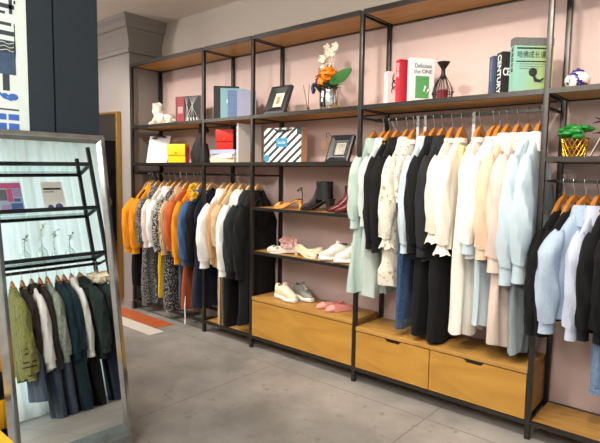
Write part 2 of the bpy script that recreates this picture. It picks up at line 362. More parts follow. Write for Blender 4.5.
def garment(x, y, z, rz, name, label, cat, mat, L=.7, SL=.6, wb=.18, bb=.036, wh=None, bh=.045, cuff='shirt', collar='shirt', seed=1, puff=1.1, r0=.05, r1=.036,
            cuffmat=None, colmat=None, slope=1.25, amp=1.4, out=.028, swing=0, buttons=0, group=None, flounce=0, cuff_len=.06, flare_z=None, inner=None, bow=None, back=True, tagcol=None):
    t = thing(name, label, cat, (x, y, z-.152), rz, group); wh = wh or wb; L -= .07; SL = SL-.07 if SL else 0
    torso_mesh(L, wb, bb, wh, bh, seed, slope, amp=amp, flounce=flounce, flare_z=flare_z).build('body', mat, t)
    if SL:
        for side in ((1, -1) if back else (1,)):
            mb, e = sleeve_mesh(side, SL-(cuff_len if cuff in ('shirt', 'frill', 'knit') else 0), r0, r1, seed, out, puff, wb, swing*(1 if side > 0 else .5))
            sl = mb.build('sleeve', mat, t)
            if cuff in ('shirt', 'knit'):
                r = r1*.86 if cuff == 'shirt' else r1*.7; c = MB()
                prof = [(r*.92, .012), (r*1.04, .004), (r, -.01), (r*1.02, -cuff_len*.5), (r*1.08, -cuff_len), (r*.94, -cuff_len+.003), (r*.9, -.01)]
                c.loft([[(e[0]+q*.7*cos(2*pi*j/20), e[1]+q*sin(2*pi*j/20), e[2]+dz) for j in range(20)] for q, dz in prof], False, False)
                co = c.build('cuff', cuffmat or mat, sl)
                for k in range(2 if cuff == 'shirt' else 0):
                    MB().lathe([(.0001, .0), (.0055, .0), (.006, .002), (.0001, .0035)], 10).build('button', BTN, co, M=Matrix.Translation((e[0]+r*.70, e[1]+.006*side, e[2]-.02-.022*k)) @ Matrix.Rotation(pi/2, 4, 'Y'))
            elif cuff == 'frill':
                rings = []
                for q in range(6):
                    s = q/5; rr = lerp(r1*.62, r1*1.15, s**1.3)
                    rings.append([(e[0]+rr*(.8+.22*s*sin(7*2*pi*j/56+seed))*cos(2*pi*j/56), e[1]+rr*(1+.22*s*sin(6*2*pi*j/56))*sin(2*pi*j/56), e[2]-cuff_len*s+.008*s*sin(5*2*pi*j/56)) for j in range(56)])
                MB().loft(rings, False, False).build('frilled_cuff', cuffmat or mat, sl)
    cm = colmat or mat
    if collar in ('shirt', 'coat'):
        k = 1.0 if collar == 'shirt' else 1.35; rings = []; n = 30
        for r, dz, f in ((.060, -.012, 0), (.056, .02, 0), (.060, .034, 0), (.070, .030, .2), (.080*k, .004, .8), (.088*k, -.018*k, 1)):
            ring = []
            for j in range(n+1):
                a = -pi+.18+(2*pi-.36)*j/n    # gap at -X (the front)
                ca, sa = cos(a), sin(a); fr = max(0, -ca)
                ring.append((r*.55*ca-.012*f*fr, r*sa, dz-.05*f*fr*k-.55*abs(r*sa)*f*.6))
            rings.append(ring)
        MB().loft(rings, False, False, False).build('collar', cm, t)
    elif collar in ('band', 'knit'):
        MB().loft([[(r*.5*cos(2*pi*j/28), r*sin(2*pi*j/28), dz) for j in range(28)] for r, dz in ((.064, -.012), (.062, .012), (.058, .016), (.056, -.008))], False, False).build('neckband', cm, t)
    elif collar == 'fur':
        mb = MB(); rnd = random.Random(5)
        for j in range(26):
            a = 2*pi*j/26; mb.ball((.06*cos(a), .12*sin(a), .02-.05*abs(sin(a))), .055, .055, .048, 10, 7, .5, j)
        mb.build('fur_collar', cm, t)
    if collar == 'coat':
        for s in (1, -1):
            MB().add([(-bb*1.05-.006, .008*s, -.02), (-bb*1.05-.012, .075*s, -.05), (-bb*1.1-.014, .10*s, -.13), (-bb*1.1-.01, .05*s, -.2), (-bb*1.1-.008, .01*s, -.30),
                      (-bb*.9, .008*s, -.02), (-bb*.9, .075*s, -.05), (-bb*.9, .10*s, -.13), (-bb*.9, .05*s, -.2), (-bb*.9, .01*s, -.30)],
                     [(0, 1, 2, 3, 4), (9, 8, 7, 6, 5), (0, 5, 6, 1), (1, 6, 7, 2), (2, 7, 8, 3), (3, 8, 9, 4), (4, 9, 5, 0)]).build('lapel', cm, t, False)
    for k in range(buttons):
        zz = -.10-k*.095
        MB().lathe([(.0001, 0), (.006, 0), (.0065, .002), (.0001, .004)], 10).build('button', BTND if (mat.name.startswith('black')) else BTN, t, M=Matrix.Translation((-bb*1.02-.004, 0, zz)) @ Matrix.Rotation(-pi/2, 4, 'Y'))
    if inner:
        MB().box(-bb*1.12-.002, -.05, -.26, bb*.6, .05, -.03, .006).build('yoke_panel', inner, t)
    if bow:
        b = MB(); 
        for s in (1, -1):
            b.tube([(-bb-.02, 0, -.05), (-bb-.03, .03*s, -.035), (-bb-.03, .05*s, -.05), (-bb-.03, .03*s, -.07), (-bb-.02, 0, -.05)], [.006, .014, .014, .012, .006], 8, True, .5)
            b.tube([(-bb-.02, 0, -.05), (-bb-.03, .012*s, -.12), (-bb-.028, .02*s, -.22)], [.008, .011, .014], 8, True, .4)
        b.build('neck_tie', bow, t)
    if tagcol: MB().box(-.006, -.022, -.006, .001, .022, .014).build('neck_label', tagcol, t)
    return t
def trousers(x, y, z, rz, label, mat, L=1.1, w=.15, legw=.075, b=.03, seed=3, belt=None, fray=None, cat='trousers', name='trousers', cuffturn=None, hang=.34):
    L -= .24
    t = thing(name, label, cat, (x, y, z-hang), rz); rnd = random.Random(seed)
    def ring(cy, a, bb, zz, n=28, k=0): return [(bb*sg(sin(2*pi*j/n), .8)+k*sin(5*2*pi*j/n+zz*8+seed), cy+a*sg(cos(2*pi*j/n), .85), zz) for j in range(n)]
    MB().loft([ring(0, w*.92, b*.9, 0), ring(0, w*.94, b, -.05), ring(0, w*1.02, b*1.15, -.15), ring(0, w*1.04, b*1.2, -.26), ring(0, w*1.0, b*1.05, -.30)], False, True).build('hip_panel', mat, t)
    MB().loft([ring(0, w*.94, b*.98, .012), ring(0, w*.95, b*1.02, .008), ring(0, w*.955, b*1.04, -.035), ring(0, w*.93, b*.98, -.04)], True, True).build('waistband', belt or mat, t)
    for s in (1, -1):
        rr = []; m = 16
        for i in range(m+1):
            q = i/m; zz = -.26-(L-.26)*q
            rr.append(ring(s*(w*.52+.002*sin(i)), lerp(w*.52, legw, q), lerp(b*1.1, b*.85, q), zz, 24, .0035*min(1, q*3)))
        leg = MB().loft(rr, False, True).build('trouser_leg', mat, t)
        if fray or cuffturn:
            mm = fray or cuffturn; h = .02 if fray else .05
            MB().loft([ring(s*w*.52, legw*(1.02), b*.9, -L+h+.004, 24, .002), ring(s*w*.52, legw*1.07, b*.98, -L+h, 24, .002), ring(s*w*.52, legw*1.08, b, -L-.004, 24, .004), ring(s*w*.52, legw*.95, b*.85, -L-.002, 24, .004)], False, False).build('frayed_hem' if fray else 'turned_hem', mm, leg)
    return t

F = fabric
Mmint = F('mint', srgb(178, 197, 190)); Mmint2 = F('pale_mint', srgb(196, 210, 204)); Mblk = F('black_cotton', (.006, .006, .007), sheen=.03); Mchar = F('charcoal_cotton', (.017, .019, .022), sheen=.05)
Mcream = F('cream_print', srgb(228, 221, 206), 'blotch', srgb(176, 150, 118), scale=38, thr=(.60, .66)); Mcream2 = F('cream', srgb(236, 226, 208)); Mivory = F('ivory', srgb(238, 232, 220)); Mwhite = F('white_cotton', srgb(238, 238, 236))
Myel = F('pale_yellow', srgb(232, 208, 138)); Mlb = F('light_blue', srgb(188, 206, 216)); Mlbg = F('blue_grey', srgb(148, 162, 168)); Mpeach = F('peach', srgb(226, 196, 168)); Mblush = F('blush', srgb(218, 198, 186))
Mjean = F('blue_denim', srgb(62, 92, 130), 'denim', srgb(34, 54, 88)); Mjeanl = F('light_denim', srgb(120, 146, 176), 'denim', srgb(84, 110, 144)); Mjeang = F('grey_blue_denim', srgb(74, 88, 108), 'denim', srgb(48, 60, 78))
Mdshirt = F('chambray', srgb(182, 200, 218), 'denim', srgb(166, 186, 208)); Mlav = F('pale_lavender', srgb(196, 206, 226)); Mmust = F('mustard', srgb(232, 148, 22)); Mleaf = F('black_leaf', (.02, .022, .026), 'leaf', srgb(150, 152, 156), scale=75)
Mleop = F('black_white_fleck', (.03, .03, .034), 'blotch', srgb(190, 188, 184), scale=80, thr=(.50, .56)); Mpat = F('dark_floral', (.02, .022, .026), 'blotch', srgb(158, 156, 152), scale=75, thr=(.53, .58))
Mpinkw = F('pink_white', srgb(226, 208, 198)); Myt = F('yellow_corduroy', srgb(214, 174, 28)); Mtan = F('tan_stripe', srgb(216, 186, 146), 'vstripe', srgb(150, 110, 70), scale=30, thr=(.7, .8))
Mrust = F('rust', srgb(196, 98, 46)); Mrust2 = F('rust_brown', srgb(158, 76, 42)); Mblue = F('steel_blue', srgb(62, 100, 148)); Mnavy = F('navy', srgb(24, 32, 54)); Mbeige = F('beige', srgb(206, 176, 138)); Mcamel = F('camel', srgb(192, 152, 108))
Mbst = F('brown_stripe', srgb(96, 72, 48), 'vstripe', srgb(190, 168, 134), scale=22, thr=(.55, .62)); Myscarf = F('yellow_scarf', srgb(236, 178, 24)); Mbrown = F('brown', srgb(112, 66, 40))

H4, H1, H5 = 1.735, 1.36, 1.36
GW = 'wooden hangers on the rail above the drawers'
seed = [10]
def hang(x, zrail, yaw, hl, pale=False, group=None):
    return make_hanger(x, RY, zrail+.004, pi-yaw, hl, group, pale)
# rz: local +Y (front side) must point to world -Y, and local +X (the buttoned face) must point to +X: mirror by building with rz=pi gives +X -> -X, so yaw about pi
def G(x, zr, yaw, name, label, cat, mat, **k):
    seed[0] += 1; k.setdefault('seed', seed[0])
    return garment(x, RY-.012, zr, pi-R_(yaw), name, label, cat, mat, **k)
def T(x, zr, yaw, label, mat, **k):
    seed[0] += 1
    return trousers(x, RY-.01, zr, pi-R_(yaw), label, mat, seed=seed[0], **k)

# --- bay above the two drawers
B = [
 (.003, 0, 'shirt_dress', 'long mint shirt dress hanging leftmost on the rail above the drawers', 'dress', Mmint, dict(L=1.03, SL=.62, wh=.22, bh=.06, r1=.042)),
 (.082, 2, 'shirt_dress', 'pale mint shirt dress, second from the left above the drawers', 'dress', Mmint2, dict(L=1.06, SL=.60, wh=.19, bh=.055)),
 (.125, 2, 'blouse', 'plain black blouse directly right of the pale mint dress', 'blouse', Mblk, dict(L=.72, SL=.74, r1=.034, collar='band')),
 (.180, 4, 'blouse', 'black blouse directly left of the cream printed dress', 'blouse', Mblk, dict(L=.74, SL=.76, collar='shirt')),
 (.250, 2, 'blouse_dress', 'cream printed dress with frilled cuffs and a tiered hem, left of the blue jeans', 'dress', Mcream, dict(L=.97, SL=.72, cuff='frill', r1=.046, puff=1.25, wh=.19, bh=.05, flounce=.12)),
 (.300, 2, 'blouse', 'cream printed blouse hanging over the top of the blue jeans', 'blouse', Mcream, dict(L=.44, SL=0, collar='band')),
 (.385, 4, 'shirt', 'pale blue shirt with pale cuffs, just right of the blue jeans', 'shirt', Mlb, dict(L=.70, SL=.74, r1=.04)),
 (.436, 4, 'shirt', 'black shirt with two buttons on the cuff, right of the pale blue shirt', 'shirt', Mblk, dict(L=.76, SL=.73, r1=.042, wb=.19, r0=.056, bb=.045)),
 (.490, 2, 'shirt', 'charcoal shirt with buttoned cuff, left of the frilled cream blouses', 'shirt', Mchar, dict(L=.78, SL=.75, r1=.042, r0=.052)),
 (.552, 2, 'blouse', 'cream blouse with frilled cuffs, next to the charcoal shirt', 'blouse', Mcream2, dict(L=.66, SL=.66, cuff='frill', r1=.044, puff=1.2, collar='band')),
 (.612, 2, 'blouse', 'ivory blouse with pale yellow front panel and neck tie, frilled cuffs', 'blouse', Mivory, dict(L=.70, SL=.72, cuff='frill', r1=.046, puff=1.2, collar='band', inner=Myel, bow=Mpeach)),
 (.720, 6, 'dress', 'long ivory dress with its hem just above the gap between the drawers', 'dress', Mivory, dict(L=1.17, SL=.0, wh=.20, bh=.06, wb=.19, collar='band')),
 (.800, 12, 'shirt', 'white shirt with a pale blue cuff hanging before the long ivory dress', 'shirt', Mwhite, dict(L=.72, SL=.70, r1=.05, r0=.056, puff=1.25, cuffmat=Mlb, collar='band', buttons=3)),
 (.832, 5, 'dress', 'pale blue grey dress, only its lower half shows left of the blush dress', 'dress', Mlb, dict(L=1.10, SL=0, wh=.19, bh=.04, collar='band')),
 (.876, 10, 'blouse', 'peach blouse with full sleeves, left of the blush dress', 'blouse', Mpeach, dict(L=.70, SL=.72, r1=.05, puff=1.25, colmat=Mwhite)),
 (.931, 5, 'dress', 'long blush dress with a dark button on its turned cuff', 'dress', Mblush, dict(L=1.19, SL=.78, r1=.060, r0=.058, puff=1.15, wh=.19, bh=.055, cuff_len=.08)),
 (.984, 3, 'blouse', 'light blue blouse with puffed sleeve, second from the right above the drawers', 'blouse', Mlb, dict(L=.70, SL=.84, r1=.054, r0=.05, puff=1.4, bb=.04, cuff_len=.1)),
 (1.040, 0, 'blouse', 'light blue blouse with white collar, rightmost above the drawers', 'blouse', Mlb, dict(L=.74, SL=.82, r1=.054, r0=.052, puff=1.4, bb=.045, cuff_len=.1, colmat=Mwhite, tagcol=Mpeach)),
]
for x, yaw, nm, lb, cat, mt, k in B: G(x, H4, yaw, nm, lb, cat, mt, **k)
G(1.02, H4, 4, 'skirt', 'blue grey long skirt showing below the two light blue blouses', 'skirt', Mlbg, L=1.22, SL=0, wh=.17, bh=.03, collar='none')
T(.325, H4, 3, 'blue jeans with a brown belt and turned hems hanging above the left drawer', Mjean, L=1.205, w=.14, legw=.085, belt=Mbrown, cuffturn=Mjeang, cat='jeans', name='jeans')
T(.455, H4, 3, 'wide black trousers below the black and charcoal shirts', Mblk, L=1.22, w=.16, legw=.09, b=.045)
T(.560, H4, 3, 'black trousers showing below the frilled cream blouses', Mblk, L=1.24, w=.16, legw=.09, b=.05)
desc = ['mint shirt dress', 'pale mint shirt dress', 'plain black blouse', 'black collared blouse', 'cream tiered dress', 'cream printed blouse and jeans', 'pale blue shirt by the jeans', 'black shirt with cuff buttons', 'charcoal shirt', 'cream frilled blouse', 'ivory blouse with tie', 'long ivory dress', 'white shirt with blue cuff', 'pale blue grey dress', 'peach blouse', 'blush dress', 'second light blue blouse', 'white collared light blue blouse']
for (x, yaw, *_), d in zip(B, desc): hang(x, H4, R_(yaw), 'wooden hanger with steel hook holding the '+d, False, GW)
for x in (.335, .385, .69):
    m = plain('clear_strip', (.8, .84, .9), .25, 0, .3, 60, Alpha=.45)
    t = thing('size_strip', 'clear plastic strip hanging from the rail %s' % {.335: 'left of the pale blue shirt', .385: 'above the pale blue shirt', .69: 'right of the ivory tie blouse'}[x], 'plastic strip', (x, RY-.02, H4+.01))
    mb = MB()
    for q in range(6): mb.box(-.009, -.001, -.03*(q+1)+.002, .009, .001, -.03*q, .0008)
    mb.build('strip', m, t, False); MB().tube([(0, 0, 0), (0, .006, .01), (0, .02, .006), (0, .022, -.01)], .0015, 6).build('loop', CHROME, t)

# --- right end bay
E5 = [
 (1.185, 22, 'jumper', 'black jumper with white neck edge, leftmost in the right end bay', 'jumper', Mblk, dict(L=.62, SL=.70, cuff='none', collar='none', r1=.038, r0=.045)),
 (1.232, 24, 'jumper', 'second black jumper, between the first black jumper and the chambray shirt', 'jumper', Mblk, dict(L=.62, SL=.70, cuff='none', collar='none', r1=.038, r0=.045)),
 (1.285, 30, 'shirt', 'light blue chambray shirt hanging in the right end bay', 'shirt', Mdshirt, dict(L=.62, SL=.68, r1=.05, r0=.062, puff=1.1, bb=.05, buttons=4, out=.05)),
 (1.338, 12, 'shirt', 'pale lavender blue shirt between the chambray shirt and the black coats', 'shirt', Mlav, dict(L=.64, SL=.69, r1=.042, r0=.052)),
 (1.385, 10, 'jacket', 'black jacket directly right of the pale lavender shirt', 'jacket', Mblk, dict(L=.64, SL=.68, r1=.045, r0=.058, cuff='knit', collar='band', bb=.045)),
 (1.450, 10, 'jacket', 'black jacket at the right edge of the view', 'jacket', Mblk, dict(L=.66, SL=.68, r1=.045, r0=.058, cuff='knit', collar='band', bb=.045)),
]
for x, yaw, nm, lb, cat, mt, k in E5: G(x, H5, yaw, nm, lb, cat, mt, **k)
for x, yaw, d in ((1.185, 22, 'leftmost black jumper'), (1.232, 24, 'second black jumper'), (1.285, 30, 'chambray shirt'), (1.338, 12, 'lavender shirt'), (1.385, 10, 'black jacket'), (1.45, 10, 'jacket at the view edge')):
    hang(x, H5, R_(yaw), 'orange brown wooden hanger holding the '+d, False, 'hangers in the right end bay')
for x, yaw, d in ((1.185, 22, 'leftmost black jumper'), (1.232, 24, 'second black jumper')):
    pass
T(1.43, H5, 5, 'light blue jeans with frayed hems at the right edge', Mjeanl, L=.92, w=.15, legw=.09, b=.04, fray=Mjeanl, cat='jeans', name='jeans')

# --- left two bays
A = [
 (-2.640, 4, 'shirt', 'mustard yellow shirt at the far left end of the left rail', 'shirt', Mmust, dict(L=.62, SL=.69, r1=.05, r0=.06, out=.06, collar='band')),
 (-2.560, 2, 'shirt', 'mustard yellow shirt tucked behind the leftmost mustard shirt', 'shirt', Mmust, dict(L=.64, SL=.70, r1=.048, r0=.055, out=.04)),
 (-2.600, 0, 'skirt', 'black skirt with pointed white-edged hem beneath the mustard shirts', 'skirt', Mblk, dict(L=1.02, SL=0, wh=.22, bh=.04, collar='none')),
 (-2.480, 0, 'dress', 'long black dress with white leaf pattern, right of the mustard shirts', 'dress', Mleaf, dict(L=1.20, SL=.60, wh=.18, bh=.06, cuff='none')),
 (-2.380, 0, 'blouse', 'pinkish white blouse hanging left of the sheer white blouse', 'blouse', Mpinkw, dict(L=.62, SL=.62, cuff='shirt', collar='band', r1=.046)),
 (-2.290, 0, 'blouse', 'white blouse above the yellow trousers', 'blouse', Mwhite, dict(L=.64, SL=.60, r1=.05, puff=1.2)),
 (-2.195, 0, 'blouse', 'black and white flecked blouse right of the white blouse', 'blouse', Mleop, dict(L=.64, SL=.64, r1=.05, puff=1.2, collar='band')),
 (-2.110, 0, 'dress', 'long dark dress with pale floral print, left of the rust coloured knit', 'dress', Mpat, dict(L=1.20, SL=0, wh=.18, bh=.07)),
 (-2.100, 0, 'shirt', 'tan striped shirt beside the rust coloured knit', 'shirt', Mtan, dict(L=.62, SL=.66, r1=.04)),
 (-2.010, 0, 'jumper', 'rust orange knit jumper in the left bay', 'jumper', Mrust, dict(L=.60, SL=.60, cuff='none', collar='knit', r1=.042, r0=.055)),
 (-1.900, 0, 'shirt', 'mustard shirt between the rust jumper and the blue jumper', 'shirt', Mmust, dict(L=.62, SL=.72, r1=.045, r0=.05)),
 (-1.800, 0, 'jumper', 'steel blue jumper in the left bay', 'jumper', Mblue, dict(L=.62, SL=.72, cuff='knit', collar='knit', r1=.045, r0=.056)),
 (-1.850, 0, 'skirt', 'long rust brown skirt below the mustard and blue tops', 'skirt', Mrust2, dict(L=1.12, SL=0, wb=.15, wh=.17, bh=.06, collar='none')),
 (-1.700, 0, 'blouse', 'black blouse beside the shelving post, wrapped by a yellow scarf', 'blouse', Mblk, dict(L=.66, SL=.72, r1=.045)),
 (-1.660, 0, 'dress', 'long navy dress hanging just left of the shelving post', 'dress', Mnavy, dict(L=1.08, SL=0, wh=.19, bh=.06, collar='band')),
 (-1.500, 0, 'blouse', 'white blouse with full sleeve, first in the narrow bay', 'blouse', Mwhite, dict(L=.66, SL=.70, r1=.05, r0=.054, puff=1.3, out=.05)),
 (-1.420, 0, 'cardigan', 'camel cardigan between the white blouse and the beige top', 'cardigan', Mcamel, dict(L=.68, SL=.66, cuff='knit', collar='knit')),
 (-1.365, 0, 'top', 'beige top hanging left of the white coat', 'top', Mbeige, dict(L=.62, SL=.5, cuff='none', collar='band')),
 (-1.270, 0, 'coat', 'white coat between the beige top and the black jacket', 'coat', Mwhite, dict(L=.74, SL=.74, r1=.048, r0=.058, collar='coat', bb=.045, out=.04)),
 (-1.170, 0, 'jacket', 'black jacket with rolled brown cuff, right of the white coat', 'jacket', Mchar, dict(L=.74, SL=.74, r1=.056, r0=.066, collar='coat', bb=.05, out=.04, cuffmat=Mblk, buttons=3)),
 (-1.080, 0, 'coat', 'long black coat next to the shoe shelves', 'coat', Mblk, dict(L=1.10, SL=.74, r1=.05, r0=.06, wh=.20, bh=.07, collar='coat', bb=.05)),
]
for x, yaw, nm, lb, cat, mt, k in A: G(x, H1, yaw, nm, lb, cat, mt, **k)
T(-2.27, H1, 0, 'mustard yellow corduroy trousers beneath the white blouse', Myt, L=1.08, w=.13, legw=.075, b=.035)
T(-1.93, H1, 0, 'grey blue jeans left of the long rust skirt', Mjeang, L=1.06, w=.14, legw=.08, cat='jeans', name='jeans')
T(-1.385, H1, 0, 'brown and beige striped trousers reaching almost to the floor', Mbst, L=1.19, w=.15, legw=.07, b=.03)
T(-1.30, H1, 0, 'black trousers right of the striped trousers', Mblk, L=1.16, w=.15, legw=.08, b=.04)
da = ['leftmost mustard shirt', 'second mustard shirt', 'black skirt with pointed hem', 'leaf pattern dress', 'pinkish white blouse', 'white blouse over yellow trousers', 'flecked blouse', 'dark floral dress', 'tan striped shirt', 'rust jumper', 'mustard shirt by the blue jumper', 'steel blue jumper', 'rust brown skirt', 'black blouse with scarf', 'navy dress', 'white full-sleeved blouse', 'camel cardigan', 'beige top', 'white coat', 'black jacket', 'long black coat']
for (x, yaw, *_), d in zip(A, da): hang(x, H1, R_(yaw), 'pale wooden hanger holding the '+d, True, 'pale hangers on the left rails')
# yellow scarf
sc = MB()
for q in range(2):
    pts = [(-1.70+.02*q, .02+.03*cos(a*.8)-.03, 1.245-.07*q+.025*sin(a)) for a in [i*.5 for i in range(14)]]
    sc.tube(pts, [.006+.017*abs(sin(i*.9)) for i in range(14)], 8)
tag(sc.build('scarf', Myscarf), 'bright yellow scarf knotted round a hanger beside the shelving post', 'scarf')
# white ribbon tag
tag(MB().tube([(-1.80, -.02, .28), (-1.798, -.03, .2), (-1.80, -.025, .1), (-1.796, -.03, .03)], [.004, .007, .008, .01], 6, True, .3).build('ribbon', Mwhite), 'white ribbon dangling below the long rust skirt', 'ribbon')

# ------------------------------------------------------------------ leaning mirror
n = Vector((.98402, -.04906, .17116)).normalized(); upm = (Vector((0, 0, 1))-n*n.z).normalized(); wd = Vector((0, 0, 1)).cross(n).normalized(); upm = n.cross(wd).normalized()
W_, Hm = .56, 1.575; br = Vector((-.345, -1.415, 0)); bl = br-wd*W_
Mm = Matrix(((wd.x, n.x, upm.x, bl.x), (wd.y, n.y, upm.y, bl.y), (wd.z, n.z, upm.z, bl.z+.004), (0, 0, 0, 1)))
mt = thing('standing_mirror', 'tall silver framed mirror leaning at the left, with a clothes rack visible in it', 'mirror'); mt.matrix_world = Mm
MIR = plain('mirror_glass', (.93, .97, .96), .0, 1, 0)
L0, R0, B0, T0 = .05, .045, .125, .045
MB().box(L0-.005, -.012, B0-.005, W_-R0+.005, -.002, Hm-T0+.005).build('mirror_pane', MIR, mt, False)
def bar(p0, p1, q0, q1):    # outer edge p0-p1, inner edge q0-q1 in local xz
    f = lambda p, y: (p[0], y, p[1]); mid = lambda a, b, t: (lerp(a[0], b[0], t), lerp(a[1], b[1], t))
    ring = lambda p, q: [f(p, -.03), f(p, .0), f(mid(p, q, .45), .012), f(mid(p, q, .6), .012), f(q, -.003), f(q, -.03)]
    return MB().loft([ring(p0, q0), ring(p1, q1)])
oc = [(0, 0), (W_, 0), (W_, Hm), (0, Hm)]; ic = [(L0, B0), (W_-R0, B0), (W_-R0, Hm-T0), (L0, Hm-T0)]
for i in range(4): bar(oc[i], oc[(i+1) % 4], ic[i], ic[(i+1) % 4]).build('frame_side', SILVER, mt, False)
MB().box(0.01, -.04, 0.01, W_-.01, -.031, Hm-.01).build('backing', BLACK, mt, False)

# ------------------------------------------------------------------ rack opposite, seen in the mirror
RX0, RX1, RYa, RYb = 1.90, 2.25, -2.15, -.425
r2 = thing('clothes_rack', 'black steel clothes rack with open shelves seen only in the leaning mirror', 'clothes rack', (0, 0, 0))
DST = plain('black_steel', (.012, .016, .016), .5, .3)
for x in (RX0, RX1-.024):
    for y in (RYa, RYb-.024): MB().box(x-.006, y-.004, 0, x+.028, y+.028, 2.5).build('post', DST, r2, False)
GLS = plain('shelf_glass', (.85, .97, .95), .05, 0, 0, Transmission_Weight=1.0)
ZS = (2.34, 1.885, 1.425)
for z in ZS:
    mb = MB().box(RX0, RYa+.024, z-.034, RX0+.022, RYb-.024, z).box(RX1-.022, RYa+.024, z-.034, RX1, RYb-.024, z).box(RX0+.022, RYb-.024, z-.034, RX1-.022, RYb, z).box(RX0+.022, RYa, z-.034, RX1-.022, RYa+.024, z)
    fr = mb.build('shelf_frame', DST, r2, False)
    if z > 1: MB().box(RX0+.022, RYa+.024, z-.008, RX1-.022, RYb-.024, z-.002).build('shelf_glass', GLS, fr, False)
RXM = 2.075
MB().box(RXM-.012, RYa+.024, 1.316, RXM+.012, RYb-.024, 1.342).box(RX0+.02, RYb-.022, 1.322, RX1-.02, RYb-.006, 1.342).build('clothes_rail', DST, r2, False)
def GM(y, name, label, cat, mat, yaw=0, **k):
    seed[0] += 1
    make_hanger(RXM, y, 1.336, pi/2+R_(yaw), 'wooden hanger in the mirror holding the '+k.pop('hl'), 'hangers on the mirrored rack')
    return garment(RXM-.01, y, 1.332, pi/2+R_(yaw), name, label, cat, mat, seed=seed[0], **k)
Molive = F('olive_knit', srgb(142, 142, 84), 'knit', srgb(112, 114, 62)); Mgk = F('grey_green_knit', srgb(158, 168, 156), 'knit', srgb(118, 128, 118)); Mteal = F('dark_teal', srgb(20, 46, 56)); Mgreen = F('dark_green', srgb(26, 44, 42))
Mdb = F('dark_brown', srgb(46, 38, 34)); Mfur = F('cream_fur', srgb(240, 232, 212), 'knit', srgb(222, 208, 180))
ol = GM(-1.262, 'jumper', 'olive jumper with black stripes on its sleeve, leftmost in the mirror', 'jumper', Molive, hl='olive jumper', L=.86, SL=.88, cuff='knit', collar='knit', r0=.07, r1=.072, bb=.06, out=.04)
stm = MB()
for zz in (-.54, -.58, -.65, -.69): stm.loft([[(.080*.82*cos(2*pi*j/22), .18*.86+.04+.080*1.0*sin(2*pi*j/22), zz+dz) for j in range(22)] for dz in (-.006, .006)], False, False)
stm.build('sleeve_stripes', Mdb, ol)
GM(-1.18, 'cardigan', 'dark brown cardigan right of the olive jumper in the mirror', 'cardigan', Mdb, hl='dark brown cardigan', L=.86, SL=.74, cuff='knit', collar='band', r0=.05)
GM(-1.10, 'shirt', 'white shirt between the brown cardigan and the grey knit in the mirror', 'shirt', Mwhite, hl='white shirt', L=.84, SL=.82, r1=.056, r0=.05, colmat=Mdb)
GM(-1.03, 'cardigan', 'thin dark cardigan edging the white shirt in the mirror', 'cardigan', Mdb, hl='thin dark cardigan', L=.84, SL=.84, cuff='none', collar='band', r0=.035, r1=.03)
GM(-.965, 'cardigan', 'grey green chunky cardigan in the mirror', 'cardigan', Mgk, hl='grey green cardigan', L=.78, SL=.80, cuff='knit', collar='knit', r0=.062, r1=.05, bb=.05)
GM(-.875, 'jumper', 'dark teal jumper right of the chunky cardigan in the mirror', 'jumper', Mteal, hl='dark teal jumper', L=.84, SL=.80, cuff='knit', collar='knit', r0=.055, r1=.055, bb=.05)
GM(-.815, 'jumper', 'second dark teal jumper, beside the white blouse in the mirror', 'jumper', Mteal, hl='second teal jumper', L=.84, SL=.78, cuff='knit', collar='knit', r0=.055, r1=.055, bb=.05)
GM(-.745, 'blouse', 'white blouse between the teal jumpers and the green coat in the mirror', 'blouse', Mwhite, hl='white blouse in the mirror', L=.80, SL=.80, r1=.04)
GM(-.665, 'coat', 'dark green coat with wide collar in the mirror', 'coat', Mgreen, yaw=-14, hl='dark green coat', L=.84, SL=.80, r1=.062, r0=.07, collar='coat', bb=.055, out=.05, cuffmat=Mgreen)
GM(-.50, 'coat', 'dark coat with cream fur collar, rightmost in the mirror', 'coat', Mgreen, yaw=-8, hl='fur collared coat', L=.84, SL=.76, r1=.055, r0=.062, collar='fur', colmat=Mfur, bb=.055)
def TM(y, label, mat, **k):
    seed[0] += 1; k['L'] += .05; return trousers(RXM-.04, y, 1.332, pi/2, label, mat, seed=seed[0], name=k.pop('nm', 'trousers'), cat=k.pop('cat', 'trousers'), **k)
TM(-1.20, 'dark denim shorts below the olive jumper in the mirror', Mjeang, L=1.0, w=.17, legw=.16, b=.04, cat='shorts', nm='shorts')
TM(-1.06, 'grey blue trousers below the white shirt in the mirror', Mjeang, L=1.22, w=.16, legw=.09, b=.04)
TM(-.96, 'grey blue jeans below the chunky cardigan in the mirror', Mjeang, L=1.22, w=.15, legw=.08, b=.04, cat='jeans', nm='jeans')
TM(-.84, 'black teal trousers below the dark teal jumpers in the mirror', Mteal, L=1.20, w=.16, legw=.08, b=.045)
TM(-.70, 'black trousers below the green coat in the mirror', Mblk, L=1.18, w=.14, legw=.07, b=.035)
TM(-.53, 'navy trousers at the right edge of the mirror', Mnavy, L=1.18, w=.15, legw=.08, b=.045)
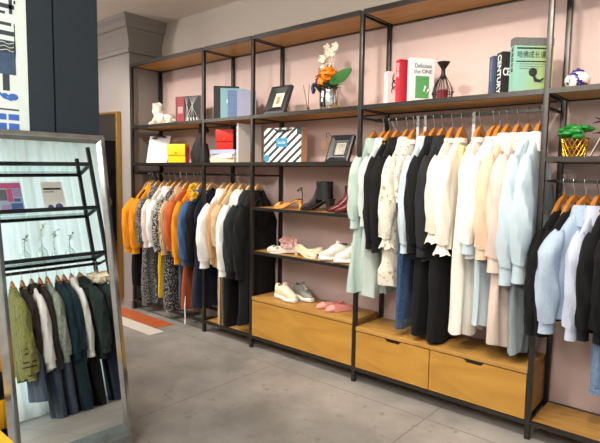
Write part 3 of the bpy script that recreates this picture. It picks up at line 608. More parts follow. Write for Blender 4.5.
# magazines on its middle shelf
def magazine(y, z, h, wdt, label, base, blocks):
    t = thing('magazine', label, 'magazine', (2.10, y, z), 0, None, 0, R_(6))
    MB().box(0, -wdt/2, 0, .006, wdt/2, h).build('cover', base, t, False)
    for k, (y0, y1, z0, z1, m) in enumerate(blocks): MB().box(-.0012, -wdt/2+y0*wdt, z0*h, 0, -wdt/2+y1*wdt, z1*h).build('printed_block', m, t, False)
    return t
PK = plain('magenta_print', srgb(214, 96, 150)); BLP = plain('blue_print', srgb(80, 110, 180)); GYP = plain('grey_print', srgb(110, 116, 128)); PLP = plain('lilac_print', srgb(176, 160, 206)); DKP = plain('dark_print', srgb(40, 40, 46))
magazine(-1.16, 1.886, .33, .22, 'pink and blue illustrated magazine on the rack in the mirror', plain('pale_blue_print', srgb(176, 196, 220)), [(.03, .97, .82, .97, PK), (.05, .4, .45, .78, GYP), (.42, .62, .4, .8, PK), (.5, .95, .06, .35, BLP), (.12, .48, .06, .32, PLP), (.65, .9, .4, .5, BLP), (.66, .96, .55, .8, PLP)])
mg = magazine(-.77, 1.886, .33, .20, 'white magazine with two blue discs on the rack in the mirror', PAPER, [(.08, .9, .74, .80, DKP), (.08, .55, .66, .69, GYP)])
for yy, rr in ((-.045, .026), (.035, .036)): MB().lathe([(.001, 0), (rr, 0), (rr, .0015), (.001, .0015)], 24).build('blue_disc', plain('disc_blue', srgb(70, 84, 140)), mg, M=Matrix.Translation((-.0005, yy, .06)) @ Matrix.Rotation(-pi/2, 4, 'Y'))
# glass bottles with sprigs
CGL = plain('clear_glass', (.93, .97, .96), .03, 0, 0, Transmission_Weight=1.0); LEAFM = plain('leaf_green', srgb(120, 140, 50), .6); PET = plain('yellow_petal', srgb(216, 212, 120), .6)
def leafmesh(mb, p, d, L, wd_, up=Vector((0, 0, 1))):
    d = Vector(d).normalized(); s = d.cross(up); s = (s if s.length > .1 else Vector((1, 0, 0))).normalized(); nn = s.cross(d).normalized(); p = Vector(p)
    rows = []
    for i in range(7):
        q = i/6; wdd = wd_*sin(pi*min(1, q*.92+.04)); c = p+d*L*q-nn*(L*.18*q*q)
        rows.append([c-s*wdd+nn*wdd*.25, c-nn*.002, c+s*wdd+nn*wdd*.25, c+nn*.002])
    mb.loft(rows)
for (y, r, h, lb, sprig) in ((-1.13, .045, .15, 'small clear glass bottle with one sprig, leftmost of the mirrored bottles', .09), (-.98, .05, .19, 'round glass bottle with yellow flowers on the mirrored rack', .14), (-.87, .022, .17, 'slender glass bottle with a bare twig on the mirrored rack', .10), (-.73, .042, .14, 'glass bottle with leafy green sprig by the mirrored post', .08)):
    t = thing('glass_bottle', lb, 'bottle', (2.05, y, 1.4265))
    MB().lathe([(.001, 0), (r, .0), (r*1.05, .02), (r, h*.4), (r*.35, h*.62), (r*.3, h*.95), (r*.38, h), (r*.30, h), (r*.22, h*.93), (r*.27, h*.62), (r*.92, h*.38), (r*.95, .02), (.001, .006)], 20).build('bottle_glass', CGL, t)
    MB().tube([(0, 0, .02), (.0, .006, h*.7), (0, .02, h+sprig*.6), (0, .05, h+sprig)], .002, 6).build('stem', LEAFM, t)
    lm = MB(); rnd = random.Random(int(h*999))
    for q in range(7): leafmesh(lm, (0, .012+.007*q, h+sprig*(.25+.12*q)), (rnd.uniform(-.6, .6), rnd.uniform(-1, 1), rnd.uniform(-.1, .8)), .035, .009)
    lm.build('leaves', PET if 'yellow' in lb else LEAFM, t)

# ------------------------------------------------------------------ poster, plinth, table at the left
po = thing('wall_poster', 'white poster with black character strokes and blue panes on the charcoal wall', 'poster', (-.7, -2.15, 1.5))
PWH = plain('poster_white', srgb(222, 234, 232), .5); PBK = plain('poster_ink', srgb(58, 66, 74), .6); PBL = plain('poster_blue', srgb(66, 108, 190), .6); PSL = plain('poster_slate', srgb(64, 84, 112), .6, 0, .35, 30)
MB().box(0, -.42, -.9, .003, .418, .95).build('poster_sheet', PWH, po, False)
def pb(nm, y0, z0, y1, z1, m, tk=.001): return MB().box(.003, y0+2.15, min(z0, z1)-1.5, .003+tk, y1+2.15, max(z0, z1)-1.5).build(nm, m, po, False)
pb('character_stroke', -1.98, 2.104, -1.783, 2.124, PBK); pb('character_stroke', -1.806, 2.082, -1.791, 2.20, PBK); pb('character_stroke', -1.98, 2.078, -1.822, 2.090, PBK); pb('character_stroke', -1.93, 2.05, -1.915, 2.2, PBK); pb('character_stroke', -1.785, 2.13, -1.777, 2.145, PBK)
pb('frame_line', -1.98, 2.028, -1.798, 2.042, PBK); pb('frame_line', -1.787, 1.889, -1.783, 2.04, PBK); pb('frame_line', -1.98, 1.984, -1.785, 2.004, PBK)
pb('dark_panel', -1.98, 1.905, -1.782, 1.962, PBK)
for k in range(3):
    wv = MB().tube([(.0042, -1.98+2.15+.01*i, 1.918+.016*k-1.5+.004*sin(i*1.3+k)) for i in range(20)], .0016, 5); wv.build('wavy_line', PWH, po)
pb('slate_panel', -1.98, 1.81, -1.784, 1.905, PSL); pb('dark_post', -1.842, 1.736, -1.813, 1.81, PBK); pb('dark_post', -1.95, 1.736, -1.92, 1.81, PBK)
rb = MB()
for dy, dz, r in ((-1.80, 1.71, .022), (-1.835, 1.715, .014)): 
    rb.lathe([(.001, 0), (r, 0), (r, .0015), (.001, .0015)], 16)
    for v in rb.v[-64:]: v.x, v.y, v.z = v.z+.003, dy+2.15+v.x, dz-1.5+v.y*.7
rb.build('blue_ribbon', PBL, po, False)
MB().tube([(.004, .27, .245), (.004, .31, .205), (.004, .345, .195)], .006, 6, True, .3).build('blue_ribbon', PBL, po)
pb('frame_line', -1.98, 1.648, -1.776, 1.655, PBK)
for (a, b) in ((-1.98, -1.832), (-1.823, -1.777)):
    for (c, d) in ((1.604, 1.631), (1.554, 1.589)): pb('blue_pane', a, c, b, d, PBL, .0012)
pb('frame_line', -1.98, 1.20, -1.777, 1.54, PSL)
pt = thing('display_plinth', 'black plinth with yellow bands standing just left of the leaning mirror', 'plinth', (-.59, -2.13, 0))
MB().box(-.09, -.16, 0, .09, .165, .80, .004).build('plinth_body', BLACK, pt)
YEL = plain('yellow_laminate', srgb(240, 176, 20), .45)
for z0, z1 in ((.24, .37), (.50, .62)): MB().box(.088, .10, z0, .096, .172, z1, .001).build('yellow_band', YEL, pt)
tb = thing('low_table', 'yellow topped low table in the bottom left corner', 'table', (-.13, -2.53, -.0))
MB().box(-.4, -.45, .37, .42, .445, .40, .004).build('table_top', YEL, tb)
for sx in (-.36, .38):
    for sy in (-.41, .405): MB().box(sx-.02, sy-.02, 0, sx+.02, sy+.02, .37).build('leg', BLACK, tb, False)

# ------------------------------------------------------------------ gold framed wall mirror on the pilaster
GOLD = plain('brushed_gold', srgb(190, 150, 84), .3, .9)
gm = thing('wall_mirror', 'tall gold framed mirror on the grey pilaster, behind the leaning mirror', 'mirror', (-3.16, -.03, 0))
g = MB().box(-.36, 0, .09, .265, .018, 1.945).build('mirror_pane', plain('dark_mirror', (.55, .58, .58), .02, 1, 0), gm, False)
for a, b, c, d in ((-.385, .065, -.36, 1.97), (.265, .065, .295, 1.97), (-.36, .065, .265, .09), (-.36, 1.945, .265, 1.97)): MB().box(a, -.02, b, c, .028, d, .003).build('frame_side', GOLD, gm)
# hall behind, seen only in that mirror
hp = thing('light_screen', 'small pale blue lit screen on the dark hall wall, seen in the gold mirror', 'screen', (-8.78, -2.86, 1.35))
m, t, b = nt('screen_light'); b.inputs['Emission Color'].default_value = (.45, .75, 1, 1); b.inputs['Emission Strength'].default_value = 1.6; b.inputs['Base Color'].default_value = (.2, .4, .6, 1)
MB().box(0, -.2, 0, .03, .2, .45).build('screen_panel', m, hp, False); MB().box(-.01, -.23, -.03, 0, .23, .48).build('screen_frame', BLACK, hp, False)
pl = thing('potted_plant', 'leafy green potted plant reflected in the gold mirror', 'plant', (-8.2, -2.15, 0))
MB().lathe([(.001, 0), (.14, 0), (.19, .35), (.20, .36), (.17, .36), (.16, .3), (.001, .3)], 20).build('pot', plain('dark_pot', (.05, .05, .05), .5), pl)
MB().tube([(0, 0, .3), (.02, 0, .7), (0, .03, 1.1)], .02, 8).build('stem', Mbrown, pl)
lm = MB(); rnd = random.Random(4)
for q in range(110):
    a = rnd.uniform(0, 6.28); e = rnd.uniform(-.4, 1); r = rnd.uniform(.05, .3); leafmesh(lm, (r*cos(a), r*sin(a), .8+rnd.uniform(-.2, .45)), (cos(a), sin(a), e), .16, .035)
lm.build('foliage', plain('plant_green', srgb(60, 120, 80), .5), pl)
# person in dark clothes, seen in the same mirror
def person():
    root = thing('person', 'person in dark clothes standing in the hall, glimpsed in the gold mirror', 'person', (-7.5, -2.72, 0), R_(20))
    J = {'pel': (0, 0, .95), 'sp': (0, 0, 1.15), 'ch': (0, 0, 1.33), 'nk': (0, 0, 1.46), 'hd': (.01, 0, 1.53), 'tp': (.01, 0, 1.66)}
    R = {'pel': .15, 'sp': .125, 'ch': .145, 'nk': .055, 'hd': .075, 'tp': .07}
    E_ = [('pel', 'sp'), ('sp', 'ch'), ('ch', 'nk'), ('nk', 'hd'), ('hd', 'tp')]
    for s, k in ((1, 'l'), (-1, 'r')):
        J.update({'hp'+k: (0, .09*s, .88), 'kn'+k: (.02, .10*s, .48), 'an'+k: (-.01, .10*s, .09), 'to'+k: (.15, .12*s, .035), 'sh'+k: (0, .17*s, 1.38), 'el'+k: (-.01, .23*s, 1.09), 'wr'+k: (.06, .23*s, .85), 'pa'+k: (.085, .225*s, .78)})
        R.update({'hp'+k: .095, 'kn'+k: .06, 'an'+k: .042, 'to'+k: .035, 'sh'+k: .06, 'el'+k: .04, 'wr'+k: .027, 'pa'+k: .03})
        E_ += [('pel', 'hp'+k), ('hp'+k, 'kn'+k), ('kn'+k, 'an'+k), ('an'+k, 'to'+k), ('ch', 'sh'+k), ('sh'+k, 'el'+k), ('el'+k, 'wr'+k), ('wr'+k, 'pa'+k)]
        for fi, (dy, ln, rr) in enumerate(((.018, .075, .0085), (.006, .085, .009), (-.006, .08, .0085), (-.017, .062, .008))):
            a, b2 = 'f%d%s' % (fi, k), 'g%d%s' % (fi, k); J[a] = (.095, (.225+dy)*s, .745); J[b2] = (.10, (.225+dy)*s, .745-ln*.6); R[a] = rr; R[b2] = rr*.85; E_ += [('pa'+k, a), (a, b2)]
        J['t'+k] = (.125, .20*s, .76); R['t'+k] = .01; E_ += [('pa'+k, 't'+k)]
    ks = list(J); me = bpy.data.meshes.new('body'); me.from_pydata([J[k] for k in ks], [(ks.index(a), ks.index(b2)) for a, b2 in E_], [])
    o = bpy.data.objects.new('body', me); C.objects.link(o)
    md = o.modifiers.new('s', 'SKIN'); 
    for i, k in enumerate(ks):
        sv = me.skin_vertices[0].data[i]; sv.radius = (R[k], R[k]*(.72 if k in ('pel', 'sp', 'ch') else 1)); sv.use_root = (k == 'pel')
    o.modifiers.new('u', 'SUBSURF').levels = 2; o.modifiers['u'].render_levels = 2
    bpy.context.view_layer.update(); m2 = bpy.data.meshes.new_from_object(o.evaluated_get(bpy.context.evaluated_depsgraph_get())); bpy.data.objects.remove(o)
    cloth = fabric('black_clothes', (.02, .02, .024)); skin = plain('skin', srgb(206, 158, 132), .5)
    m2.materials.clear(); m2.materials.append(cloth); m2.materials.append(skin)
    for p in m2.polygons:
        p.use_smooth = True; c = p.center
        if c.z > 1.46 or (c.z < .86 and abs(c.y) > .185): p.material_index = 1
    b2 = bpy.data.objects.new('body', m2); C.objects.link(b2); b2.parent = root
    hr = MB(); hr.ball((-.012, 0, 1.66), .10, .092, .10, 18, 12, .05); hr.build('hair', plain('black_hair', (.01, .009, .008), .5), root)
    f = MB(); f.ball((.088, 0, 1.585), .014, .012, .022, 8, 6); f.build('nose', skin, root)
    for s in (1, -1): MB().ball((.078, .03*s, 1.61), .01, .012, .007, 8, 6).build('eye', BLACK, root)
    MB().ball((.078, 0, 1.545), .01, .022, .006, 8, 6).build('mouth', plain('lips', srgb(160, 80, 76), .5), root)
    for s in (1, -1): MB().ball((0, .078*s, 1.59), .014, .01, .028, 8, 6).build('ear', skin, root)
person()

# ------------------------------------------------------------------ books
def book(x, y, z, ang, w_, t_, h_, label, spine, cover, name='book', tilt=0):
    # local: +X along the cover away from the spine, cover faces -Y, spine faces -X; origin at spine/cover corner
    t = thing(name, label, 'book', (x, y, z), R_(ang))
    MB().box(.003, .003, .003, w_-.002, t_-.003, h_-.003).build('pages', PAPER, t, False)
    MB().box(0, 0, 0, .003, t_, h_).build('spine', spine, t, False)
    MB().box(0.003, 0, 0, w_, .003, h_).build('front_cover', cover, t, False); MB().box(.003, t_-.003, 0, w_, t_, h_).build('back_cover', cover, t, False)
    return t
def on_cover(x, z): return Matrix.Translation((x, -.0006, z)) @ Matrix.Rotation(pi/2, 4, 'X')
def on_spine(y, z, down=True): return Matrix.Translation((-.0006, y, z)) @ Matrix.Rotation(-pi/2, 4, 'Z') @ Matrix.Rotation(pi/2, 4, 'X') @ Matrix.Rotation(-pi/2 if down else 0, 4, 'Z')
INK = plain('ink', (.02, .02, .022), .6); INKW = plain('white_ink', (.85, .85, .84), .6); RED = plain('red_cover', srgb(214, 36, 58), .4); REDD = plain('deep_red', srgb(150, 26, 44), .45)
BKB = plain('book_black', (.012, .012, .014), .6)
# red and black netted book
nb = book(-2.095, .10, Z2, 12, .29, .05, .24, 'black book with white net pattern and red panel on the upper left shelf', BKB, BKB)
MB().box(.012, -.0012, .002, .10, 0, .238).build('red_panel', REDD, nb, False); MB().box(.03, -.002, .09, .085, -.0012, .15).build('title_block', plain('pale_pink_print', srgb(214, 150, 150)), nb, False)
net = MB(); rnd = random.Random(8)
for q in range(9):
    x0 = .11+.018*q; x1 = .11+rnd.random()*.17; net.tube([(x0, -.0015, .235), ((x0+x1)/2+rnd.uniform(-.02, .02), -.0015, .12), (x1, -.0015, .02)], .0012, 5)
for q in range(4): net.tube([(.14+.035*q, -.001, .05), (.15+.035*q, -.001, .02)], .006, 6)
net.build('net_pattern', INKW, nb)
# blue books
TEAL = plain('teal_cover', srgb(120, 170, 182), .4); LBL = plain('light_blue_cover', srgb(110, 156, 186), .4); SBL = plain('slate_blue_cover', srgb(92, 118, 162), .45, 0, .3, 40); LIL = plain('lilac_cover', srgb(150, 156, 184), .45)
book(-1.535, .09, Z2, 46, .20, .03, .265, 'light blue book leftmost of the blue books', LBL, LBL)
book(-1.492, .045, Z2, 46, .21, .045, .275, 'black spined book among the blue books', BKB, BKB)
b3 = book(-1.415, .055, Z2, 44, .20, .045, .25, 'teal book with pale cover among the blue books', plain('pale_teal_spine', srgb(150, 192, 200)), TEAL)
MB().box(.05, -.0012, .13, .085, 0, .16).build('cover_emblem', INKW, b3, False)
b4 = book(-1.315, .045, Z2, 44, .17, .05, .225, 'slate blue patterned book in front of the lilac book', SBL, SBL)
for q in range(5): MB().box(-.0012, .006, .03+.038*q, 0, .044, .045+.038*q).build('spine_print', INKW if q % 2 else INK, b4, False)
book(-1.22, .06, Z2, 44, .15, .04, .215, 'lilac blue book rightmost of the blue books', LIL, LIL)
# white, red, green-and-white
b5 = book(.138, .10, Z2, 55, .13, .045, .212, 'white book with black flourish, left of the red book', PAPER, plain('pinkish_cover', srgb(226, 196, 196), .5))
cu = MB()
for q in range(3): cu.tube([(.06+.03*cos(a+q)*(1-.1*q), -.0015, .09+.04*q+.03*sin(a+q)) for a in [i*.45 for i in range(9)]], [.001+.003*sin(i*.38) for i in range(9)], 5)
cu.build('flourish', INK, b5); text('spine_title', 'MODERN ROOM', .017, plain('grey_ink', srgb(150, 150, 150)), b5, on_spine(.022, .11))
b6 = book(.232, .085, Z2, 58, .14, .046, .272, 'red book with white lettering between two white books', RED, plain('red_dark_cover', srgb(170, 30, 48), .4))
text('spine_title', 'ONE', .042, INKW, b6, on_spine(.023, .21)); text('spine_title', 'LONDON', .016, REDD, b6, on_spine(.023, .08))
b7 = book(.312, .075, Z2, 50, .155, .042, .268, 'white book with green cover picture, right of the red book', PAPER, plain('cool_white_cover', srgb(212, 216, 220), .45))
text('cover_title', 'Delicious', .036, INK, b7, on_cover(.082, .222), sx=.82, bold=0); text('cover_title', 'the ONE', .032, INK, b7, on_cover(.082, .188))
MB().box(.035, -.0012, .03, .122, 0, .162).build('green_picture', plain('green_print', srgb(82, 148, 88), .5), b7, False)
MB().tube([(.09, -.0018, .07), (.10, -.0018, .10), (.12, -.0018, .085), (.11, -.0018, .06)], [.004, .008, .006, .002], 6).build('picture_figure', INKW, b7)
text('picture_text', 'COOK', .020, INKW, b7, on_cover(.08, .140)); text('spine_title', 'Delicious', .022, plain('grey_ink', srgb(150, 150, 150)), b7, on_spine(.021, .21))
# right hand books
NAVYC = plain('grey_navy_cover', srgb(66, 84, 112), .45)
b8 = book(.798, .12, Z2, 48, .15, .045, .222, 'grey navy book left of the black book', NAVYC, NAVYC); text('spine_title', 'VOGUE LIVING', .018, LIL, b8, on_spine(.022, .15))
b9 = book(.862, .075, Z2, 46, .16, .062, .228, 'black book with bold white CENTURY lettering', BKB, BKB)
text('spine_title', 'CENTURY', .056, INKW, b9, on_spine(.031, .114), sx=.82, bold=.001); text('cover_title', 'CENTURY', .056, INKW, b9, on_cover(.08, .12), sx=.58, bold=.001)
GRN = plain('celadon_cover', srgb(140, 186, 172), .45); 
def grad():
    m, t, b = nt('celadon_yellow_cover'); tc = N(t, 'ShaderNodeTexCoord'); sp = N(t, 'ShaderNodeSeparateXYZ'); t.links.new(tc.outputs['Object'], sp.inputs[0])
    c = mixn(t, ramp(t, sp.outputs[0], .02, .2), srgb(138, 188, 176), srgb(158, 178, 86)); t.links.new(c, b.inputs['Base Color']); b.inputs['Roughness'].default_value = .45; return m
b10 = book(.940, .03, Z2, 42, .205, .052, .28, 'celadon green Chinese book with a grey top band, right of the black book', GRN, grad())
GB = plain('grey_band', srgb(104, 106, 104), .6, 0, .3, 60)
MB().box(.0, -.0012, .240, .205, 0, .28).build('grey_band', GB, b10, False); MB().box(-.0012, 0, .240, 0, .052, .28).build('grey_band', GB, b10, False)
text('cover_title', '哈佛成长课', .038, INK, b10, on_cover(.090, .192), sx=.80, bold=0); MB().box(.012, -.001, .222, .195, 0, .230).build('cover_line', DKP, b10, False); MB().box(.012, -.001, .156, .195, 0, .162).build('cover_line', DKP, b10, False)
for q in range(3): MB().box(.03, -.001, .145-.012*q, .17-.02*q, 0, .148-.012*q).build('cover_line', GYP, b10, False)
text('spine_title', '哈佛成长课', .026, INK, b10, on_spine(.026, .17)); 
kn = MB().ball((.10, -.003, .105), .022, .002, .022, 12, 8); kn.tube([(.105, -.002, .09), (.115, -.002, .065), (.14, -.002, .06), (.16, -.002, .075)], [.006, .010, .008, .003], 6, True, .3); kn.build('cover_emblem', INK, b10)

# ------------------------------------------------------------------ ornaments of the upper shelf
def lion():
    t = thing('lion_figurine', 'white lion figurine lying on the top left shelf', 'figurine', (-2.37, .15, Z2), R_(-8))
    W = plain('white_ceramic', srgb(226, 220, 210), .5)
    MB().box(-.2, -.06, 0, .22, .06, .018, .006).build('plinth', W, t)
    mb = MB(); rings = []
    for x, z, ry, rz in ((-.10, .07, .035, .045), (-.05, .075, .05, .055), (.03, .06, .048, .045), (.10, .058, .05, .045), (.16, .05, .048, .04), (.19, .04, .025, .025)):
        rings.append([(x, ry*cos(2*pi*j/16), z+rz*sin(2*pi*j/16)) for j in range(16)])
    mb.loft(rings)
    for s in (1, -1):
        mb.tube([(-.08, .035*s, .07), (-.12, .04*s, .035), (-.19, .04*s, .028)], [.026, .02, .016], 10); mb.ball((-.195, .04*s, .027), .02, .016, .012)
        mb.tube([(.13, .045*s, .05), (.08, .055*s, .03), (.03, .055*s, .027)], [.03, .022, .014], 10)
    mb.build('body', W, t)
    mb = MB()
    mb.ball((-.10, 0, .15), .062, .055, .072, 18, 12, .35, 3); mb.ball((-.075, 0, .10), .055, .05, .06, 16, 10, .35, 5); mb.build('mane', W, t)
    mb = MB(); mb.ball((-.135, 0, .165), .04, .036, .042, 16, 10); mb.ball((-.17, 0, .15), .024, .022, .02, 12, 8); mb.ball((-.165, 0, .135), .016, .018, .010, 10, 6)
    for s in (1, -1): mb.ball((-.115, .04*s, .205), .012, .01, .014, 8, 6)
    mb.build('head', W, t); MB().tube([(.18, 0, .05), (.215, .03, .035), (.2, .055, .03), (.16, .06, .03)], [.01, .008, .008, .014], 8).build('tail', W, t)
lion()
def frame_pic(x, y, z, rz, w_, h_, bw, label, lean, art):
    t = thing('picture_frame', label, 'picture frame', (x, y, z), R_(rz)); FB = plain('frame_black', (.02, .021, .024), .3)
    M = Matrix.Rotation(R_(-lean), 4, 'X')
    oc = [(-w_/2, 0), (w_/2, 0), (w_/2, h_), (-w_/2, h_)]; ic = [(-w_/2+bw, bw), (w_/2-bw, bw), (w_/2-bw, h_-bw), (-w_/2+bw, h_-bw)]
    for i in range(4):
        p0, p1, q0, q1 = oc[i], oc[(i+1) % 4], ic[i], ic[(i+1) % 4]
        ring = lambda p, q: [(p[0], .02, p[1]), (p[0], -.006, p[1]), (lerp(p[0], q[0], .3), -.010, lerp(p[1], q[1], .3)), (q[0], .006, q[1]), (q[0], .02, q[1])]
        MB().loft([ring(p0, q0), ring(p1, q1)]).build('frame_side', FB, t, False, M=M)
    MB().box(-w_/2+bw-.004, .008, bw-.004, w_/2-bw+.004, .014, h_-bw+.004).build('mount', art[0], t, False, M=M)
    for (a, b, c, d, m_) in art[1]: MB().box(a, .006, b, c, .008, d).build('picture', m_, t, False, M=M)
    a_ = R_(lean); ty = .022*cos(a_)+h_*.7*sin(a_); tz = h_*.7*cos(a_)-.02*sin(a_); by = ty+h_*.22
    MB().add([(-.02, ty, tz), (.02, ty, tz), (.02, by, .0), (-.02, by, .0), (-.02, ty+.006, tz), (.02, ty+.006, tz), (.02, by+.006, .0), (-.02, by+.006, .0)], [(0, 1, 2, 3), (4, 5, 6, 7), (0, 1, 5, 4), (1, 2, 6, 5), (2, 3, 7, 6), (3, 0, 4, 7)]).build('stand', FB, t, False)
    return t
cr_p = plain('cream_print_paper', srgb(222, 214, 190), .6); sk = plain('sketch_brown', srgb(196, 160, 130), .6)
frame_pic(-.80, .045, Z2+.002, 2, .20, .235, .056, 'black photo frame with a small cream sketch on the upper shelf', 24, (BKB, [(-.042, .062, .042, .178, cr_p), (-.018, .085, .014, .15, sk)]))
frame_pic(-.22, .06, Z3+.002, 2, .185, .20, .036, 'black double bordered photo frame beside the hanging shirts', 24, (plain('silver_mount', srgb(90, 92, 98), .3, .6), [(-.052, .045, .052, .155, BKB), (-.04, .055, .04, .145, cr_p), (-.03, .062, .03, .138, PAPER)]))
# reed diffuser
dv = thing('reed_diffuser', 'tiny clear diffuser with two dark reeds beside the black photo frame', 'diffuser', (-.53, .12, Z2))
MB().lathe([(.001, 0), (.018, 0), (.02, .015), (.016, .03), (.007, .036), (.007, .042), (.001, .042)], 16).build('bottle', CGL, dv)
for a in (-.055, .0): MB().tube([(0, 0, .01), (a, .01, .20)], .0025, 6).build('reed', plain('reed_brown', srgb(90, 70, 66), .6), dv)
# vase with flowers
vs = thing('flower_vase', 'silver vase with orange bloom, white orchids and a broad leaf', 'vase', (-.325, .11, Z2))
MB().lathe([(.001, 0), (.062, 0), (.07, .012), (.073, .06), (.073, .13), (.066, .150), (.058, .158), (.054, .158), (.06, .148), (.066, .13), (.066, .02), (.001, .01)], 36).build('vase_body', plain('silver_glass', (.62, .62, .62), .08, 1, .4, 14), vs)
def petals(mb, c, r, n_, L, w_, seed_, ring=3):
    rnd = random.Random(seed_)
    for i in range(ring):
        for j in range(n_):
            a = 2*pi*j/n_+i*.4+rnd.uniform(-.15, .15); el = .15+.45*i; leafmesh(mb, Vector(c), (cos(a)*cos(el), sin(a)*cos(el), sin(el)), L*(1-.15*i)*rnd.uniform(.85, 1.1), w_)
ob = MB(); petals(ob, (.015, -.05, .225), 0, 14, .085, .022, 1, 4); ob.ball((.02, -.055, .235), .058, .05, .048, 14, 10, .4); ob.ball((-.02, -.06, .185), .035, .035, .035, 12, 8, .5, 2); ob.build('orange_bloom', plain('orange_petal', srgb(240, 132, 10), .6, 0, .25, 60), vs)
pb_ = MB(); petals(pb_, (-.06, -.02, .215), 0, 8, .05, .014, 4, 3); petals(pb_, (-.09, -.04, .165), 0, 8, .04, .013, 5, 3); pb_.ball((-.075, -.02, .19), .035, .035, .045, 12, 8, .6, 7); petals(pb_, (.035, -.02, .25), 0, 8, .04, .012, 9, 2); pb_.build('purple_bloom', plain('purple_petal', srgb(84, 50, 108), .6, 0, .4, 50), vs)
bb_ = MB()
for q in range(14):
    a = q*1.3; bb_.ball((-.075+.04*cos(a), -.05+.02*sin(a), .13+.005*(q % 7)*1.5), .013, n=8, m=6)
bb_.build('blue_berries', plain('berry_blue', srgb(42, 52, 92), .4), vs)
gl = MB(); rnd = random.Random(3)
for q in range(30): a = rnd.uniform(0, 6.28); leafmesh(gl, (.02*cos(a), .02*sin(a)-.02, .14), (cos(a), sin(a), rnd.uniform(.1, 1.2)), rnd.uniform(.06, .10), .014)
gl.build('foliage', plain('dark_leaf', srgb(40, 66, 34), .5), vs)
bl_ = MB(); rows = []
for i in range(12):
    q = i/11; c = Vector((.04+.165*q, -.06+.02*q, .175+.05*q+.03*q*q)); w2 = .038*sin(pi*(q*.9+.06))**.7
    up2 = Vector((-.45, -.3, .85)); rows.append([c-up2*w2, c+Vector((0, .004, 0)), c+up2*w2, c-Vector((0, .004, 0))])
bl_.loft(rows); bl_.build('broad_leaf', plain('broad_leaf_green', srgb(48, 104, 44), .4), vs)
wo = MB(); rnd = random.Random(12)
for q in range(12):
    c = (.0+rnd.uniform(-.055, .085), -.01+rnd.uniform(-.03, .03), .33+rnd.uniform(-.04, .11)); wo.ball(c, .011, n=8, m=6); [leafmesh(wo, c, (cos(a5), -.35, sin(a5)), .036, .015, Vector((0, 1, 0))) for a5 in [q+1.2566*k5 for k5 in range(5)]]; wo.tube([(0, 0, .15), (c[0]*.6, c[1], .25), c], .002, 5)
wo.build('white_orchid', plain('orchid_white', srgb(222, 216, 196), .6), vs)
tw = MB()
for dx, h in ((-.075, .37), (-.06, .42), (-.11, .30), (.02, .40), (.0, .34)): tw.tube([(0, 0, .12), (dx*.6, 0, .25), (dx, .01, h)], .0028, 6)
for dx, h in ((-.075, .37), (-.06, .42), (-.11, .30)):
    for k in range(5): tw.ball((dx, .01, h-.012*k), .007, n=7, m=5)
tw.build('twigs', plain('twig', srgb(150, 138, 104), .7), vs)
# wire cage candle holder
ch = thing('candle_lantern', 'black wire cage lantern with a red candle on the upper shelf', 'lantern', (.505, .12, Z2))
BWI = plain('black_iron', (.02, .016, .016), .45, .5)
MB().lathe([(.001, .205), (.03, .21), (.034, .222), (.038, .224), (.026, .205), (.012, .185), (.012, .16), (.018, .14), (.014, .128), (.001, .128)], 20).build('cap', BWI, ch)
for k in range(10):
    a = 2*pi*k/10; MB().tube([(r*cos(a), r*sin(a), z) for r, z in ((.012, .15), (.022, .13), (.04, .105), (.053, .075), (.058, .045), (.054, .018), (.048, .003))], .0026, 6).build('wire', BWI, ch)
mb = MB()
for r, z in ((.058, .045), (.048, .004)): mb.tube([(r*cos(a), r*sin(a), z) for a in [2*pi*j/28 for j in range(29)]], .0026, 6)
for s in (1, -1): mb.tube([(.056*s, 0, .045), (.066*s, 0, .05), (.068*s, 0, .042)], .003, 6)
mb.build('hoop', BWI, ch)
MB().lathe([(.001, .002), (.03, .002), (.031, .06), (.027, .064), (.001, .062)], 20).build('candle', plain('red_wax', srgb(124, 24, 30), .4), ch); MB().lathe([(.001, 0), (.05, 0), (.05, .004), (.001, .004)], 24).build('base', BWI, ch)
# blue and white ceramic ball jar
def blue_white():
    m, t, b = nt('blue_white_ceramic'); b.inputs['Roughness'].default_value = .15; p = N(t, 'ShaderNodeTexNoise'); p.inputs['Scale'].default_value = 26; p.inputs['Detail'].default_value = 3; t.links.new(objc(t), p.inputs['Vector'])
    t.links.new(mixn(t, ramp(t, p.outputs[0], .55, .58), (.82, .82, .8), srgb(52, 40, 120)), b.inputs['Base Color']); return m
cj = thing('ceramic_jar', 'round white jar painted with dark blue flowers, on the right end upper shelf', 'jar', (1.222, .13, Z2)); BW = blue_white()
MB().lathe([(.001, 0), (.03, 0), (.034, .004), (.052, .02), (.060, .04), (.058, .058), (.046, .076), (.03, .084), (.001, .084)], 30).build('jar_body', BW, cj); MB().lathe([(.001, .084), (.03, .084), (.026, .094), (.008, .098), (.008, .104), (.001, .106)], 24).build('lid', plain('blue_glaze', srgb(52, 40, 120), .2), cj)

# ------------------------------------------------------------------ second level
cs = thing('card_stand', 'white card with tiny print and a purple blossom on the far left shelf', 'card', (-2.44, .12, Z3), R_(20))
ms = Matrix.Rotation(R_(-14), 4, 'X')
MB().box(-.12, 0, 0, .12, .004, .27).build('card_sheet', plain('card_white', (.9, .9, .89), .5), cs, False, M=ms)
fl = MB(); petals(fl, (.0, -.01, .255), 0, 7, .05, .018, 2, 3); petals(fl, (-.05, -.01, .24), 0, 6, .03, .012, 3, 2); petals(fl, (.055, -.01, .25), 0, 6, .03, .012, 4, 2); fl.build('blossom', plain('mauve', srgb(92, 52, 72), .6), cs, M=ms)
tm = ms @ Matrix.Translation((0, -.0008, .16)) @ Matrix.Rotation(pi/2, 4, 'X'); text('card_text', 'with love', .026, plain('soft_grey', srgb(150, 150, 154)), cs, tm); text('card_text', 'for you', .02, plain('soft_grey', srgb(150, 150, 154)), cs, ms @ Matrix.Translation((.01, -.0008, .12)) @ Matrix.Rotation(pi/2, 4, 'X'))
